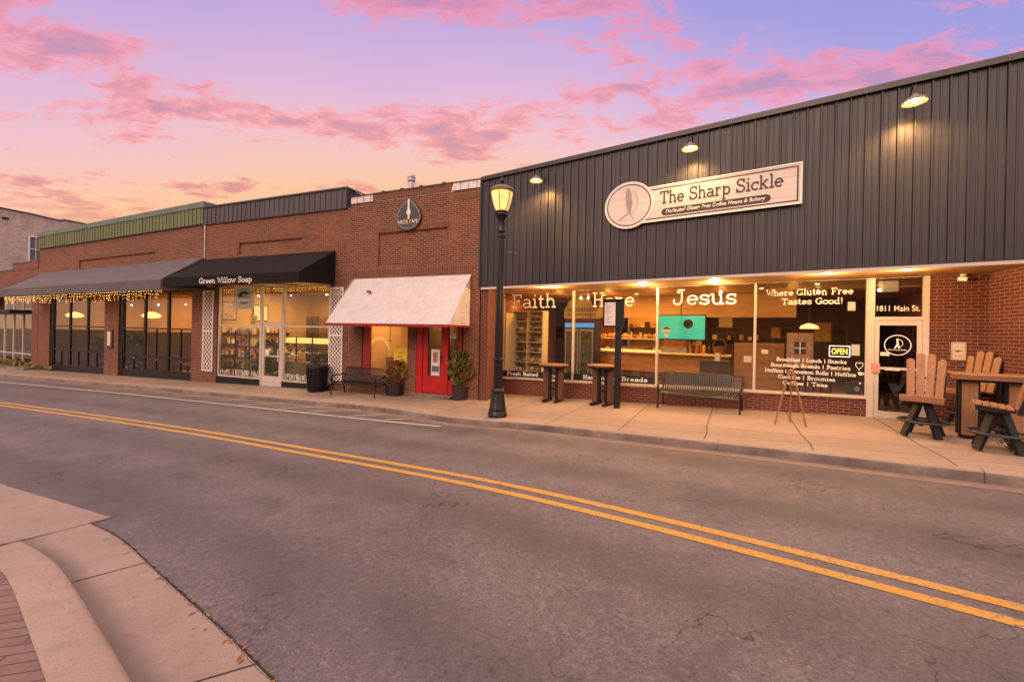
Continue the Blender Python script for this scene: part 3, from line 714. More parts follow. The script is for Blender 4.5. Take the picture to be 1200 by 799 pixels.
for i in range(len(GD)-1): mb.f.append((2*i,2*i+1,2*i+3,2*i+2))
tag(mb.build('gutter_seam','soil'),kind='structure')
mb=MB()
for i in range(150):
    if i<90: q=GD[int(rs.random()*len(GD))]; X,Y=q[0]+rs.gauss(.02,.05),q[1]+rs.gauss(.0,.05); z=g(X,Y)-.130
    elif i<125: j=rs.randrange(60,len(KL)-60) if len(KL)>140 else rs.randrange(len(KL)); X,Y=KL[j][0]-KN_[j][0]*rs.uniform(.03,.35),KL[j][1]-KN_[j][1]*rs.uniform(.03,.35); z=g(X,Y)-.138
    else: j=rs.randrange(10,60); o=rs.uniform(.2,1.6); X,Y=KL[j][0]+KN_[j][0]*o,KL[j][1]+KN_[j][1]*o; z=g(X,Y)+.006
    a=rs.uniform(0,6.28); L=rs.uniform(.012,.03); w_=L*.45; c_,s_=math.cos(a),math.sin(a)
    mb.add([(X-c_*L,Y-s_*L,z),(X+s_*w_,Y-c_*w_,z+.004),(X+c_*L,Y+s_*L,z+.002),(X-s_*w_,Y+c_*w_,z+.006)],[(0,1,2,3)])
tag(mb.build('leaf_litter','terracotta_leaf'),kind='stuff')
# apron slab
mb=MB()
ap=[(-4.72,4.97),(-7.39,6.10),(-10.5,7.4),(-14,4.6),(-6.2,3.9),(-5.2,4.36),(-4.97,4.60),(-4.83,4.80)]
mb.slab([(x,y) for x,y in ap],0,.01)
for i,(x,y,z) in enumerate(mb.v): mb.v[i]=(x,y,g(x,y)-.145+z)
tag(mb.build('apron_slab','gutter'),kind='structure')
# near kerb
kfl=smooth_line(resample(kf,.12),3); kn=normals(kfl,-1)
def near_h(i): return min(1,.12+ARCN[i]/1.4)
ARCN=[0]
for a,b in zip(kfl,kfl[1:]): ARCN.append(ARCN[-1]+math.dist(a,b))
kerb('near_kerb',kfl,[(n[0],n[1]) for n in kn],[(-.01,-.03),(.0,.09),(.015,.115),(.04,.126),(.10,.130),(.24,.132),(.30,.132),(.302,.05)],'kerb_near',near_h)
# brick pavement
mb=MB(); 
inn=[(p[0]+n[0]*.30,p[1]+n[1]*.30) for p,n in zip(kfl,kn)]
for i,p in enumerate(inn):
    for j in range(7):
        t=j/6*6; X,Y=p[0]-.62*t,p[1]-.785*t; mb.v.append((X,Y,g(X,Y)-.15+.122*near_h(i)))
for i in range(len(inn)-1):
    for j in range(6): q=i*7+j; mb.f.append((q,q+1,q+8,q+7))
tag(mb.build('brick_pavement','pavers'),kind='structure')

# ================================================================== COFFEE SHOP (metal-clad front)
R=FC.root('coffee_shop','long coffee shop with dark ribbed metal upper front over lit plate glass windows','building')
BY=1.74; X1=15.5; XB0=-.35; XW=11.40; DEEP=13
sill=lambda x:.045+.031*(x+.35)
# fascia of ribbed metal
mb=MB(); mb.box(-.05,X1,.03,.3,3.07,6.45)
x=-.05
while x<X1-.1:
    for (a,w1,w2,d) in ((0,.045,.022,.034),(.115,.03,.018,.007)):
        xa=x+a; mb.add([(xa,.0301,3.07),(xa+(w1-w2)/2,.03-d,3.07),(xa+(w1+w2)/2,.03-d,3.07),(xa+w1,.0301,3.07),(xa,.0301,6.45),(xa+(w1-w2)/2,.03-d,6.45),(xa+(w1+w2)/2,.03-d,6.45),(xa+w1,.0301,6.45)],
            [(0,1,5,4),(1,2,6,5),(2,3,7,6)])
    x+=.232
fas=mb.build('metal_fascia','charcoal_steel',R)
mb=MB(); x=-.02
while x<12.2:
    for z in (3.2,3.9,4.6,5.3,6.0,6.36): mb.box(x+.075,x+.087,.024,.0299,z,z+.012)
    x+=.232
fo_=mb.build('screw','dark_steel',R); fo_['kind']='stuff'
mb=MB(); mb.box(-.07,X1,-.035,.33,6.45,6.51); mb.box(-.075,X1,-.05,-.036,6.40,6.515); mb.build('roof_cap','charcoal_trim',R)
mb=MB(); mb.box(-.065,X1,-.03,.31,3.045,3.068); mb.box(-.10,-.051,-.03,.3,3.07,6.45)
mb.build('fascia_trim','charcoal_trim',R)
mb=MB(); mb.box(.0,X1,-.034,.02,2.985,3.044); mb.build('drip_edge','white_metal',R)
# soffit
mb=MB(); mb.box(-.06,X1,.021,BY+.1,3.03,3.044); mb.build('soffit','soffit_wood',R)
# brick: left pier (front + skewed return), base wall under windows, wall right of the door, right return wall
mb=MB()
mb.add([(-.05,.05,-1),(.25,.05,-1),(.25,.05,3.03),(-.05,.05,3.03)],[(0,1,2,3)])
mb.add([(.25,.05,-1),(-.30,BY,-1),(-.30,BY,3.03),(.25,.05,3.03)],[(0,1,2,3)])
mb.add([(-.36,BY,-1),(9.55,BY,-1),(9.55,BY,sill(9.55)-.05),(-.36,BY,sill(-.36)-.05)],[(0,1,2,3)])
mb.add([(-.36,BY+.14,sill(-.36)-.05),(9.55,BY+.14,sill(9.55)-.05),(9.55,BY,sill(9.55)-.05),(-.36,BY,sill(-.36)-.05)],[(3,2,1,0)])
mb.add([(10.55,BY,-1),(XW,BY,-1),(XW,BY,3.03),(10.55,BY,3.03)],[(0,1,2,3)])
mb.add([(10.55,BY,-1),(10.55,BY+.2,-1),(10.55,BY+.2,3.03),(10.55,BY,3.03)],[(3,2,1,0)])
mb.add([(XW,BY,-1),(XW+.35,.05,-1),(XW+.35,.05,3.03),(XW,BY,3.03)],[(0,1,2,3)])
mb.add([(XW+.35,.05,-1),(X1,.05,-1),(X1,.05,3.03),(XW+.35,.05,3.03)],[(0,1,2,3)])
mb.build('wall','brick_new',R)
mb=MB(); mb.box(-.10,X1,.31,DEEP,6.2,6.4); mb.build('roof','roof_tar',R)
mb=MB(); mb.box(-.1,-.06,.31,DEEP,3.0,6.2); mb.box(X1-.05,X1,.3,DEEP,-1,6.2); mb.box(-.1,X1,DEEP,DEEP+.2,-1,6.2); mb.build('side_wall','brick_old',R)
# interior shell
IY=BY+.22
mb=MB(); mb.add([(-2.4,IY,-.05),(X1-.2,IY,-.05),(X1-.2,DEEP-.2,-.05),(-2.4,DEEP-.2,-.05)],[(0,1,2,3)]); mb.build('floor','floor_in',R)
mb=MB(); mb.add([(-2.4,BY+.11,3.12),(X1-.2,BY+.11,3.12),(X1-.2,DEEP-.2,3.12),(-2.4,DEEP-.2,3.12)],[(3,2,1,0)]); mb.build('ceiling','soffit_wood',R)
mb=MB(); 
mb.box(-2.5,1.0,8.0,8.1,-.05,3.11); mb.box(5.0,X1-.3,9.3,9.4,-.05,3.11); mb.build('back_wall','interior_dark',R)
mb=MB(); mb.box(-.1,2.1,6.3,6.4,-.05,3.11); mb.build('red_brown_wall','brown_wall',R)
mb=MB(); mb.box(1.7,8.3,5.6,5.7,2.32,3.115); mb.build('bulkhead','soffit_wood',R)
mb=MB(); mb.box(2.0,5.1,8.4,8.5,-.05,3.11); mb.build('kitchen_wall','plaster_warm',R)
mb=MB(); mb.box(-2.5,-2.4,IY,DEEP-.2,-.05,3.11); mb.build('side_partition','brown_wall',R); mb=MB(); mb.box(11.3,11.4,IY,DEEP-.2,-.05,3.11); mb.build('side_partition','brown_wall',R)
mb=MB(); mb.box(-.42,-.36,IY,3.3,-.05,2.35); mb.build('pale_partition','cream',R)
# windows
MU=[-.35,2.37,4.965,7.37,9.55]
zt=3.085
def bar(mb,xa,xb,za,zb,y0=BY-.02,y1=BY+.08): mb.box(xa,xb,y0,y1,za,zb)
LET=[]
for i in range(4):
    a,b=MU[i],MU[i+1]; f=MB()
    w=.028
    f.prism([(a+.001,sill(a)-.005),(b-.001,sill(b)-.005),(b-.001,sill(b)+.055),(a+.001,sill(a)+.055)],BY-.05,BY+.08)
    f.box(a+.001,b-.001,BY-.02,BY+.08,zt-.06,zt)
    f.add([],[]); f.box(a+.001,a+w,BY-.021,BY+.079,sill(a)+.056,zt-.061); f.box(b-w,b-.001,BY-.021,BY+.079,sill(b)+.056,zt-.061)
    fo=f.build('window','white_metal',R)
    p=MB(); p.prism([(a+w,sill(a)+.05),(b-w,sill(b)+.05),(b-w,zt-.06),(a+w,zt-.06)],BY+.03,BY+.036); p.build('pane','glass',fo)
    if i in (0,1):
        p=MB(); p.prism([(a+w,sill(a)+.056),(b-w,sill(b)+.056),(b-w,sill(b)+.27),(a+w,sill(a)+.27)],BY+.020,BY+.024); p.build('vinyl_band','black_vinyl',fo)
        t=MB()
        if i==0: slab_text(t,'Fresh Baked',-.14,1.12,sill(0)+.112,.118,BY+.019,.16,.002,.031); t.build('lettering','letter_white',fo); t=MB(); slab_text(t,'Goods',1.30,1.98,sill(1.3)+.112,.118,BY+.019,.16,.002,.031)
        else: slab_text(t,'Handmade',2.72,3.80,sill(2.72)+.112,.118,BY+.019,.16,.002,.031); t.build('lettering','letter_white',fo); t=MB(); slab_text(t,'Breads',3.95,4.72,sill(3.95)+.112,.118,BY+.019,.16,.002,.031)
        t.build('lettering','letter_white',fo)
    t=MB()
    if i==0: slab_text(t,'Faith',-.02,1.74,2.50,.47,BY+.026,.085,.002)
    if i==1: slab_text(t,'Hope',2.98,4.30,2.50,.45,BY+.026,.085,.002)
    if i==2: slab_text(t,'Jesus',5.36,6.96,2.515,.43,BY+.026,.085,.002)
    if i==3:
        for s_,xa_,xb_,z_,c_ in (('Where Gluten Free',7.60,9.30,2.70,.155),('Tastes Good!',7.92,9.12,2.48,.15)):
            t=MB(); slab_text(t,s_,xa_,xb_,z_,c_,BY+.026,.12,.002); t.build('lettering','letter_white',fo)
        #slab_text(t,'Where Gluten Free',7.60,9.30,2.70,.155,BY+.026,.12,.002); slab_text(t,'Tastes Good!',7.92,9.12,2.48,.15,BY+.026,.12,.002)
        for k,(s,x0,x1) in enumerate((('Breakfast | Lunch | Snacks',7.84,9.20),('Sourdough Breads | Pastries',7.72,9.27),('Muffins | Cinnamon Rolls | Muffins',7.60,9.37),('Cookies | Brownies',7.88,9.00),('Coffee | Teas',7.98,8.86))):
            t=MB(); slab_text(t,s,x0,x1,1.10-.140*k,.085,BY+.026,.15,.002); t.build('lettering','letter_white',fo)
    else: t.build('lettering','letter_white',fo)
    if i==3:
        # small heart and cup decal, a dot sticker
        t=MB(); 
        h=[(9.42,.98),(9.36,1.08),(9.37,1.14),(9.41,1.15),(9.43,1.12),(9.46,1.15),(9.49,1.13),(9.49,1.08),(9.42,.98)]
        ribbon(t,h,.012,BY+.0235,BY+.0255,lambda u,v:u,lambda u,v:v)
        t.prism([(9.42,.86),(9.47,.86),(9.49,.93),(9.40,.93)],BY+.0235,BY+.0255); ribbon(t,[(9.485,.92),(9.51,.91),(9.505,.88),(9.475,.875)],.010,BY+.0236,BY+.0256,lambda u,v:u,lambda u,v:v)
        t.prism([(9.43,.66),(9.46,.66),(9.46,.69),(9.43,.69)],BY+.0235,BY+.0255)
        t.build('decal','letter_white',fo)
        t=MB(); t.box(9.28,9.43,BY+.0375,BY+.039,1.30,1.55); t.box(7.52,7.66,BY+.0375,BY+.039,1.26,1.36); t.box(9.20,9.34,BY+.0375,BY+.039,2.32,2.52); t.build('notice_sheet','paper',fo)
# door with its transom
f=MB(); f.box(9.552,9.67,BY-.03,BY+.09,-.12,zt); f.box(10.45,10.548,BY-.03,BY+.09,-.02,zt); f.box(9.671,10.449,BY-.03,BY+.09,zt-.06,zt-.001); f.box(9.671,10.449,BY-.03,BY+.09,2.10,2.175)
df=f.build('door_frame','white_metal',R)
p=MB(); p.box(9.671,10.449,BY+.03,BY+.036,2.176,zt-.061); tp=p.build('transom_pane','glass',df)
sans('house_number','1811 Main St.',10.06,2.36,.70,.125,BY+.027,'letter_white',df,0,.012)
d=MB(); d.box(9.675,9.755,BY-.012,BY+.04,-.07,2.096); d.box(10.365,10.445,BY-.012,BY+.04,-.03,2.096); d.box(9.756,10.364,BY-.012,BY+.04,1.99,2.095); d.box(9.756,10.364,BY-.012,BY+.04,-.04,.105); d.box(9.756,10.364,BY-.014,BY+.03,1.02,1.075)
do=d.build('door','white_metal',R)
p=MB(); p.box(9.756,10.364,BY+.012,BY+.018,.106,1.019); p.box(9.756,10.364,BY+.012,BY+.018,1.076,1.989); p.build('pane','glass_door',do)
p=MB(); p.tube([(10.335,BY-.012,.45),(10.335,BY-.06,.47),(10.335,BY-.06,.98),(10.335,BY-.012,1.0)],.013); p.box(9.69,9.74,BY-.03,BY-.0125,1.0,1.06); p.build('handle','steel_grey',do)
p=MB(); e=arc(10.06,1.56,.215,.215,0,360,36); ribbon(p,e,.016,BY+.004,BY+.006,lambda u,v:u,lambda u,v:v)
# sickle-like curl and person-like stroke of the round door emblem
ribbon(p,arc(10.07,1.60,.075,.085,-70,110,12),.009,BY+.004,BY+.006,lambda u,v:u,lambda u,v:v)
p.prism([(10.0,1.49),(10.03,1.49),(10.06,1.55),(10.075,1.49),(10.105,1.49),(10.075,1.60),(10.07,1.70),(10.04,1.70),(10.045,1.58)],BY+.0042,BY+.0061)
p.build('round_emblem','letter_white',do)
sans('emblem_text','The Sharp Sickle',10.06,1.455,.31,.04,BY+.005,'letter_white',do,0,.02)
p=MB(); p.box(9.78,9.93,BY+.004,BY+.006,1.32,1.40); p.box(9.86,10.10,BY-.0175,BY-.0145,1.005,1.045); p.build('sticker','paper',do)
p=MB(); p.box(9.62,9.77,BY-.045,BY-.031,.94,1.15); p.build('door_card','pink_paper',do)

# sign board on the fascia
S=empty('sign_board',(*FC.w(0,0),0),FC.rz,'long cream wooden sign with a round emblem end on the dark metal front','sign')
mb=MB(); mb.prism([(4.62,4.44),(8.24,4.44),(8.24,5.27),(4.62,5.27)],-.075,-.012)
def plank():
    m,nt,b=nodes('sign_plank'); v=objco(nt); mp=N(nt,'ShaderNodeMapping'); mp.inputs['Scale'].default_value=(.5,6,26); lk(nt,v,mp.inputs[0])
    f=noise(nt,mp.outputs[0],1.6,6,.7); col=ramp(nt,f,[(.34,(.52,.44,.41)),(.55,(.74,.66,.62))]); lk(nt,col,b.inputs['Base Color']); b.inputs['Roughness'].default_value=.6
    bump(nt,b,f,.3,.006); return m
M['sign_plank']=plank()
mb.build('board','sign_plank',S)
mb=MB(); e=[(4.62,4.44),(8.24,4.44),(8.24,5.27),(4.62,5.27),(4.62,4.44)]; ribbon(mb,e,.03,-.085,-.0755,lambda u,v:u,lambda u,v:v); mb.build('white_border','letter_white',S)
mb=MB(); e=[(4.9,4.50),(8.175,4.50),(8.175,5.205),(4.9,5.205)]; ribbon(mb,e,.026,-.0785,-.0755,lambda u,v:u,lambda u,v:v); mb.build('dark_border','letter_dark',S)
cx_,cz_=4.66,4.915
def disc(mb,cx,cz,rx,rz,y0,y1,n=48): mb.prism([(cx+rx*math.cos(2*PI*k/n),cz+rz*math.sin(2*PI*k/n)) for k in range(n)],y0,y1)
mb=MB(); disc(mb,cx_,cz_,.62,.585,-.088,-.015); em=mb.build('emblem_disc','sign_plank',S)
mb=MB(); ribbon(mb,arc(cx_,cz_,.60,.565,0,360,48),.035,-.092,-.0885,lambda u,v:u,lambda u,v:v); mb.build('emblem_rim','letter_white',em)
mb=MB(); ribbon(mb,arc(cx_,cz_,.545,.51,0,360,48),.022,-.0915,-.0885,lambda u,v:u,lambda u,v:v); mb.build('emblem_ring','letter_dark',em)
mb=MB()
mb.prism([(4.66,4.70),(4.72,4.72),(4.76,4.95),(4.73,5.20),(4.66,5.36),(4.60,5.30),(4.58,5.10),(4.60,4.88)],-.0915,-.0886)
ribbon(mb,arc(4.72,4.98,.17,.28,75,-95,12),.016,-.0914,-.0886,lambda u,v:u,lambda u,v:v)
ribbon(mb,[(4.66,4.72),(4.52,4.62),(4.42,4.56)],.035,-.0913,-.0886,lambda u,v:u,lambda u,v:v); ribbon(mb,[(4.68,4.72),(4.76,4.60),(4.80,4.52)],.02,-.0912,-.0886,lambda u,v:u,lambda u,v:v)
mb.build('emblem_tool',plain('emblem_grey',(.34,.30,.28),.6),em)
mb=MB(); slab_text(mb,'The Sharp Sickle',5.42,7.93,4.835,.30,-.076,.105,.006); mb.build('lettering','letter_dark',S)
mb=MB(); n_=12; pts=arc(7.62,4.63,.085,.085,-90,90,n_)+arc(5.55,4.63,.085,.085,90,270,n_); mb.prism(pts,-.0790,-.0756); mb.build('dark_strip','letter_dark',S)
sans('strip_text','Dedicated Gluten Free Coffee House & Bakery',6.585,4.625,2.05,.115,-.0795,'letter_white',S,.25,.012)

# gooseneck lamps
for k,(lx,lab) in enumerate(((2.14,'small gooseneck lamp lit at far end of metal front beside street lamp'),(6.14,'lit gooseneck lamp directly above the long cream sign'),(9.86,'lit gooseneck lamp high on bare metal right of the sign'))):
    if k==0:
        L=empty('gooseneck_lamp'); 
        m=MB(); m.lathe([(.022,.10),(.045,.085),(.06,.05),(.15,.0),(.19,-.05),(.192,-.06),(.18,-.052),(.14,-.008),(.05,.04)],(0,-.38,0),24,False); m.build('shade',steel('shade_bronze',(.22,.14,.10),.45),L,True)
        m=MB(); m.lathe([(.045,.02),(.13,-.018),(.176,-.056)],(0,-.38,0),24,False); m.build('reflector','white_paint',L,True)
        m=MB(); m.tube([(0,.0,.12),(0,-.10,.24),(0,-.22,.30),(0,-.33,.25),(0,-.38,.10)],.013); m.build('arm','charcoal_trim',L,True)
        m=MB(); m.lathe([(.06,0),(.06,.03),(.02,.035)],(0,0,0),16); 
        for i,v in enumerate(m.v): m.v[i]=(v[0],-v[2],.12+v[1])
        m.build('wall_plate','charcoal_trim',L)
        m=MB(); m.blob((0,-.38,-.025),.04,(1,1,1.2),10,1); m.build('bulb','bulb_hot',L,True)
        g0=L
    else: L=copy_tree(g0)
    X,Y=FC.w(lx,-.005); L.location=(X,Y,5.94); L.rotation_euler=(0,0,FC.rz); L.scale=(1.02,1.02,1.02); tag(L,lab,'lamp','gooseneck lamps on the metal front')
    p=FC.w(lx,-.40); lamp('gooseneck_light','SPOT',(p[0],p[1],5.86),95,(1,.5,.16),None,.07,(0,0,0),150)

# soffit downlights
DL=[(2.30,.50,'second of two close downlights in porch ceiling above first big window'),(2.0,.42,'round downlight in porch ceiling above the first big window'),(4.75,1.0,'round downlight in porch ceiling between second and third windows'),(6.5,1.2,'round downlight in porch ceiling in front of the third window'),(8.72,.35,'round downlight in porch ceiling in front of menu window'),(9.95,.35,'round downlight in porch ceiling just above the glass door'),]
for k,(lx,ly,lab) in enumerate(DL):
    if k==0:
        L=empty('downlight'); m=MB(); m.lathe([(.085,-.012),(.085,0),(.06,0)],(0,0,0),20,False); m.build('trim_ring','white_paint',L)
        m=MB(); m.lathe([(.058,-.010),(.058,-.004)],(0,0,0),20); m.build('lens','led',L); d0=L
    else: L=copy_tree(d0)
    L.location=(*FC.w(lx,ly),3.0295); L.rotation_euler=(0,0,FC.rz); tag(L,lab,'downlight','downlights in the porch ceiling')
    lamp('downlight_light','POINT',(*FC.w(lx,ly),2.90),(38,50,66,62,78,46,38)[k],(1,.56,.22),None,.03)

# plaque, camera
P=empty('wall_plaque',(*FC.w(0,0),0),FC.rz,'framed tan notice plaque fixed to brick wall right of the glass door','plaque')
m=MB(); m.prism([(10.88,1.28),(11.10,1.28),(11.10,1.66),(10.88,1.66)],BY-.025,BY-.002); m.build('frame',plain('plaque_tan',(.50,.36,.22),.5),P)
m=MB(); m.box(10.905,11.075,BY-.028,BY-.0255,1.305,1.635); m.build('panel','cream',P)
m=MB(); m.box(10.93,11.05,BY-.0295,BY-.0285,1.47,1.485); m.box(10.955,11.0,BY-.0295,BY-.0285,1.45,1.468); m.box(10.93,11.05,BY-.0295,BY-.0285,1.36,1.368); m.build('lettering','letter_dark',P)
Cc=empty('security_camera',(*FC.w(11.02,BY-.10),3.028),FC.rz,'small white security camera under porch ceiling by brick corner','camera')
m=MB(); m.lathe([(.05,0),(.05,-.03),(.03,-.04)],(0,0,0),16); m.build('mount','white_paint',Cc)
m=MB(); m.beam((-.06,.03,-.085),(.05,-.08,-.105),.075,.07); m.build('body','white_paint',Cc)
m=MB(); m.lathe([(.03,0),(.03,.004)],(0,0,0),14)
for i,v in enumerate(m.v): m.v[i]=(.052+v[2]+v[0]*.6,-.083-v[2]+v[0]*.6,-.105+v[1])
m.build('lens','black_paint',Cc)

# ---------------- inside the coffee shop
def inside(name,label,cat,x,y,z=-.05,rz=0,group=None): return empty(name,(*FC.w(x,y),z),FC.rz+rz,label,cat,group)
# bread shelves
sh=inside('bread_shelf','tall cream shelf unit stocked with loaves behind the first window','shelf',0,0)
m=MB(); x0,x1,y0,y1=-.50,.80,2.55,2.95
for x in (x0,.17,x1): m.box(x-.02,x+.02,y0,y1,0,2.5)
m.build('side_panel','cream',sh)
for z in (.3,.62,1.0,1.35,1.72,2.1,2.46):
    m=MB(); m.box(x0+.021,.149,y0+.01,y1,z,z+.03); m.box(.191,x1-.021,y0+.01,y1,z,z+.03); m.build('shelf','cream',sh)
m=MB(); m.box(x0,x1,y1+.001,y1+.02,0,2.5); m.build('back_panel','cream',sh)
rnd=random.Random(3); nl=0
for zi,z in enumerate((.33,.65,1.03,1.38,1.75,2.13)):
    for bay in (x0+.03,.20):
        n=rnd.choice((2,3,3))
        for q in range(n):
            bx=bay+.12+q*.19+rnd.uniform(-.02,.02); 
            if bx>bay+.54: continue
            m=MB(); r=rnd.uniform(.075,.10); m.blob((0,0,r*.75),r,(1.0,1.4,.8),10,nl)
            o=m.build('loaf',rnd.choice(['bread','bread','dark_bread','cream']),None,True); o.location=(*FC.w(bx,y0+.15+rnd.uniform(0,.04)),z-.05+.002); o.rotation_euler=(0,0,FC.rz)
            side='left' if bay<0 else 'right'; hh=('bottom','second','third','fourth','fifth','top')[zi]
            tag(o,f'bread loaf on {hh} level of cream shelf unit in its {side} bay','bread','loaves on the cream shelf'); nl+=1
# drinks fridge
fz=inside('drinks_fridge','upright glass door drinks fridge with blue glowing header','fridge',0,0)
m=MB(); m.box(1.15,2.35,3.6,4.2,0,2.15); m.build('cabinet','black_paint',fz)
m=MB(); m.box(1.18,2.32,3.585,3.598,1.93,2.10); m.build('header','blue_glow',fz)
for a,b in ((1.2,1.73),(1.77,2.3)):
    m=MB(); m.box(a,b,3.575,3.597,.15,1.88); dd=m.build('door','steel_grey',fz)
    m=MB(); m.box(a+.05,b-.05,3.57,3.574,.22,1.80); m.build('pane',plain('fridge_inside',(.06,.06,.05),.25,0,.7,9),dd)
# hanging mustard sign
ys=inside('hanging_sign','mustard yellow shaped sign hanging inside across first two windows','sign',0,0)
m=MB(); m.prism([(1.62,2.22),(2.9,2.22),(2.9,2.52),(2.62,2.66),(2.55,2.84),(2.30,2.93),(2.05,2.93),(1.80,2.84),(1.72,2.66),(1.62,2.52)],2.60,2.63); m.build('board','mustard',ys)
m=MB(); 
for k_,xx in enumerate([1.74+.1*i for i in range(11)]): m.box(xx,xx+.07,2.595,2.599,2.46,2.58)
for k_,xx in enumerate([1.78+.085*i for i in range(12)]): m.box(xx,xx+.055,2.595,2.599,2.31,2.39)
m.build('faded_lettering','orange_text',ys)
m=MB(); m.tube([(1.9,2.615,2.9),(1.9,2.615,3.12)],.006,6); m.tube([(2.5,2.615,2.86),(2.5,2.615,3.12)],.006,6); m.build('hanger','black_metal',ys)
# counter with pastry case
ct=inside('service_counter','long wood fronted service counter across the middle windows','counter',0,0)
m=MB(); m.box(1.9,6.5,4.6,4.7,.42,1.06); m.build('front_panel','counter_wood',ct)
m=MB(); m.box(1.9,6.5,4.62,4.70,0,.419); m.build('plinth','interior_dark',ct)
m=MB(); m.box(1.85,6.55,4.52,5.3,1.061,1.11); m.build('top','cream',ct)
pc=inside('pastry_case','lit pastry case full of baked goods on the service counter','display case',0,0)
m=MB(); m.box(1.95,4.25,4.6,5.2,1.062,1.115)
for i,v in enumerate(m.v): m.v[i]=(v[0],v[1],v[2]+.05)
m.build('base','case_glow',pc)
m=MB(); m.box(1.95,4.25,4.58,4.59,1.17,1.55); m.build('pane','glass',pc)
m=MB(); m.box(1.95,4.25,4.59,5.2,1.55,1.58); m.build('shelf','cream',pc)
for q in range(15):
    m=MB(); r=rnd.uniform(.06,.085); m.blob((0,0,r*.7),r,(1.1,1.2,.8),9,90+q); o=m.build('pastry',rnd.choice(['bread','bread','dark_bread','cream']),None,True)
    o.location=(*FC.w(2.05+.15*q,4.75+rnd.uniform(0,.2)),-.05+1.166); tag(o,f'golden pastry inside lit case, number {q+1} from its left end','pastry','pastries in the case')
for q in range(12):
    m=MB(); r=rnd.uniform(.07,.11); m.blob((0,0,r*.8),r,(1.1,1.1,.9),9,190+q); o=m.build('bun',rnd.choice(['bread','dark_bread','bread']),None,True)
    o.location=(*FC.w(2.05+.19*q,4.8+rnd.uniform(0,.25)),-.05+1.581); tag(o,f'bun on top shelf of pastry case, number {q+1} from left','bun','buns on the case')
# espresso machine, jars
ms=inside('coffee_machine','copper toned coffee machine on counter behind the menu post','machine',0,0)
m=MB(); m.box(4.35,5.2,4.85,5.25,1.112,1.30); m.build('base','steel_grey',ms)
m=MB(); m.box(4.40,5.15,5.0,5.25,1.301,1.75); m.build('body',plain('copper',(.36,.16,.07),.35,.5),ms)
m=MB(); m.box(4.33,5.22,4.8,5.27,1.751,1.85); m.build('cup_rail','steel_grey',ms)
for q in range(4):
    m=MB(); m.lathe([(.0,0),(.055,0),(.06,.16),(.06,.24),(.035,.28),(.035,.31)],(0,0,0),12,False); o=m.build('jar',rnd.choice(['bread','cream','chocolate','dark_bread']),None,True); o.location=(*FC.w(5.38+.17*q,4.95),-.05+1.111)
    tag(o,f'storage jar on counter right of copper machine, number {q+1} counting away from it','jar','jars on the counter')
bk=inside('basket','dark wicker basket on counter under the teal screen','basket',0,0)
m=MB(); m.lathe([(.17,1.111),(.22,1.38),(.20,1.38),(.16,1.13)],(6.2,4.9,0),18,False); m.build('bowl','dark_bread',bk,True)
m=MB(); m.tube([(6.2+.2*math.cos(a),4.9,1.36+.26*math.sin(a)) for a in [PI*i/10 for i in range(11)]],.014); m.build('handle','dark_bread',bk)
# teal menu screen
tv=inside('menu_screen','wall hung teal menu screen showing a cake and a round dark dish','screen',0,0)
m=MB(); m.box(4.62,6.02,3.24,3.30,1.58,2.36); m.build('bezel','black_paint',tv)
m=MB(); m.box(4.65,5.99,3.235,3.239,1.61,2.33); scn=m.build('display','teal',tv)
m=MB(); disc(m,5.52,2.08,.14,.14,3.230,3.234,28); m.build('round_dish','chocolate',scn)
m=MB(); m.prism([(4.74,1.83),(5.02,1.83),(5.0,1.90),(4.76,1.90)],3.230,3.234); m.prism([(4.83,1.66),(4.93,1.66),(4.96,1.76),(4.80,1.76)],3.231,3.234); m.build('cake','white_paint',scn)
m=MB(); m.prism([(4.76,1.902),(5.0,1.902),(4.93,1.98),(4.83,1.98)],3.230,3.234); m.build('cherries','cherry',scn)
m=MB(); m.tube([(5.3,3.27,2.37),(5.3,3.27,3.11)],.018,8); m.build('ceiling_pole','black_metal',tv)
# wooden partition, bins, stand
pt=inside('wood_partition','low wooden partition with a paper notice behind the third window','partition',0,0)
m=MB(); m.box(6.75,8.0,3.6,3.7,0,1.55); m.build('panel','counter_wood',pt); m=MB(); m.box(7.0,7.2,3.59,3.599,.98,1.16); m.build('notice','paper',pt)
bn=inside('cup_station','dark cabinet with cups and a carton standing behind the third window','cabinet',0,0)
m=MB(); m.box(5.9,6.7,3.0,3.5,0,1.0); m.build('body','interior_dark',bn); m=MB(); m.box(6.30,6.43,3.0,3.2,1.001,1.22); m.build('carton','cream',bn); 
dc=inside('reflected_house_panel','added panel for plaid house front decoration with a window behind the menu window','reflection',0,0)  # added panel standing in for the opposite house mirrored in the glass
m=MB(); m.box(8.05,8.62,2.7,2.75,.95,1.85); m.build('panel',plain('plaid_tan',(.30,.17,.12),.7,0,.4,14),dc)
m=MB(); m.box(8.22,8.46,2.69,2.699,1.30,1.62); wn=m.build('window','interior_dark',dc); m=MB(); m.box(8.33,8.35,2.685,2.689,1.30,1.62); m.box(8.22,8.329,2.685,2.689,1.45,1.47); m.box(8.351,8.46,2.685,2.689,1.45,1.47); m.build('glazing_bar','white_paint',wn)
m=MB(); m.box(8.25,8.30,2.9,2.95,0,.949); m.box(8.4,8.45,2.76,2.81,0,.949); m.build('leg','brown_wood',dc)
pl=inside('pendant_lamp','single warm pendant lamp glowing deep behind the menu window','lamp',8.6,4.6,1.95)
m=MB(); m.lathe([(.24,0),(.20,.08),(.05,.15)],(0,0,0),20,False); m.build('shade','bulb',pl,True); m=MB(); m.tube([(0,0,.15),(0,0,1.17)],.008,6); m.build('cord','black_metal',pl)
ex=inside('hanging_notice','white notice box hanging under ceiling behind the door transom','notice',0,0)
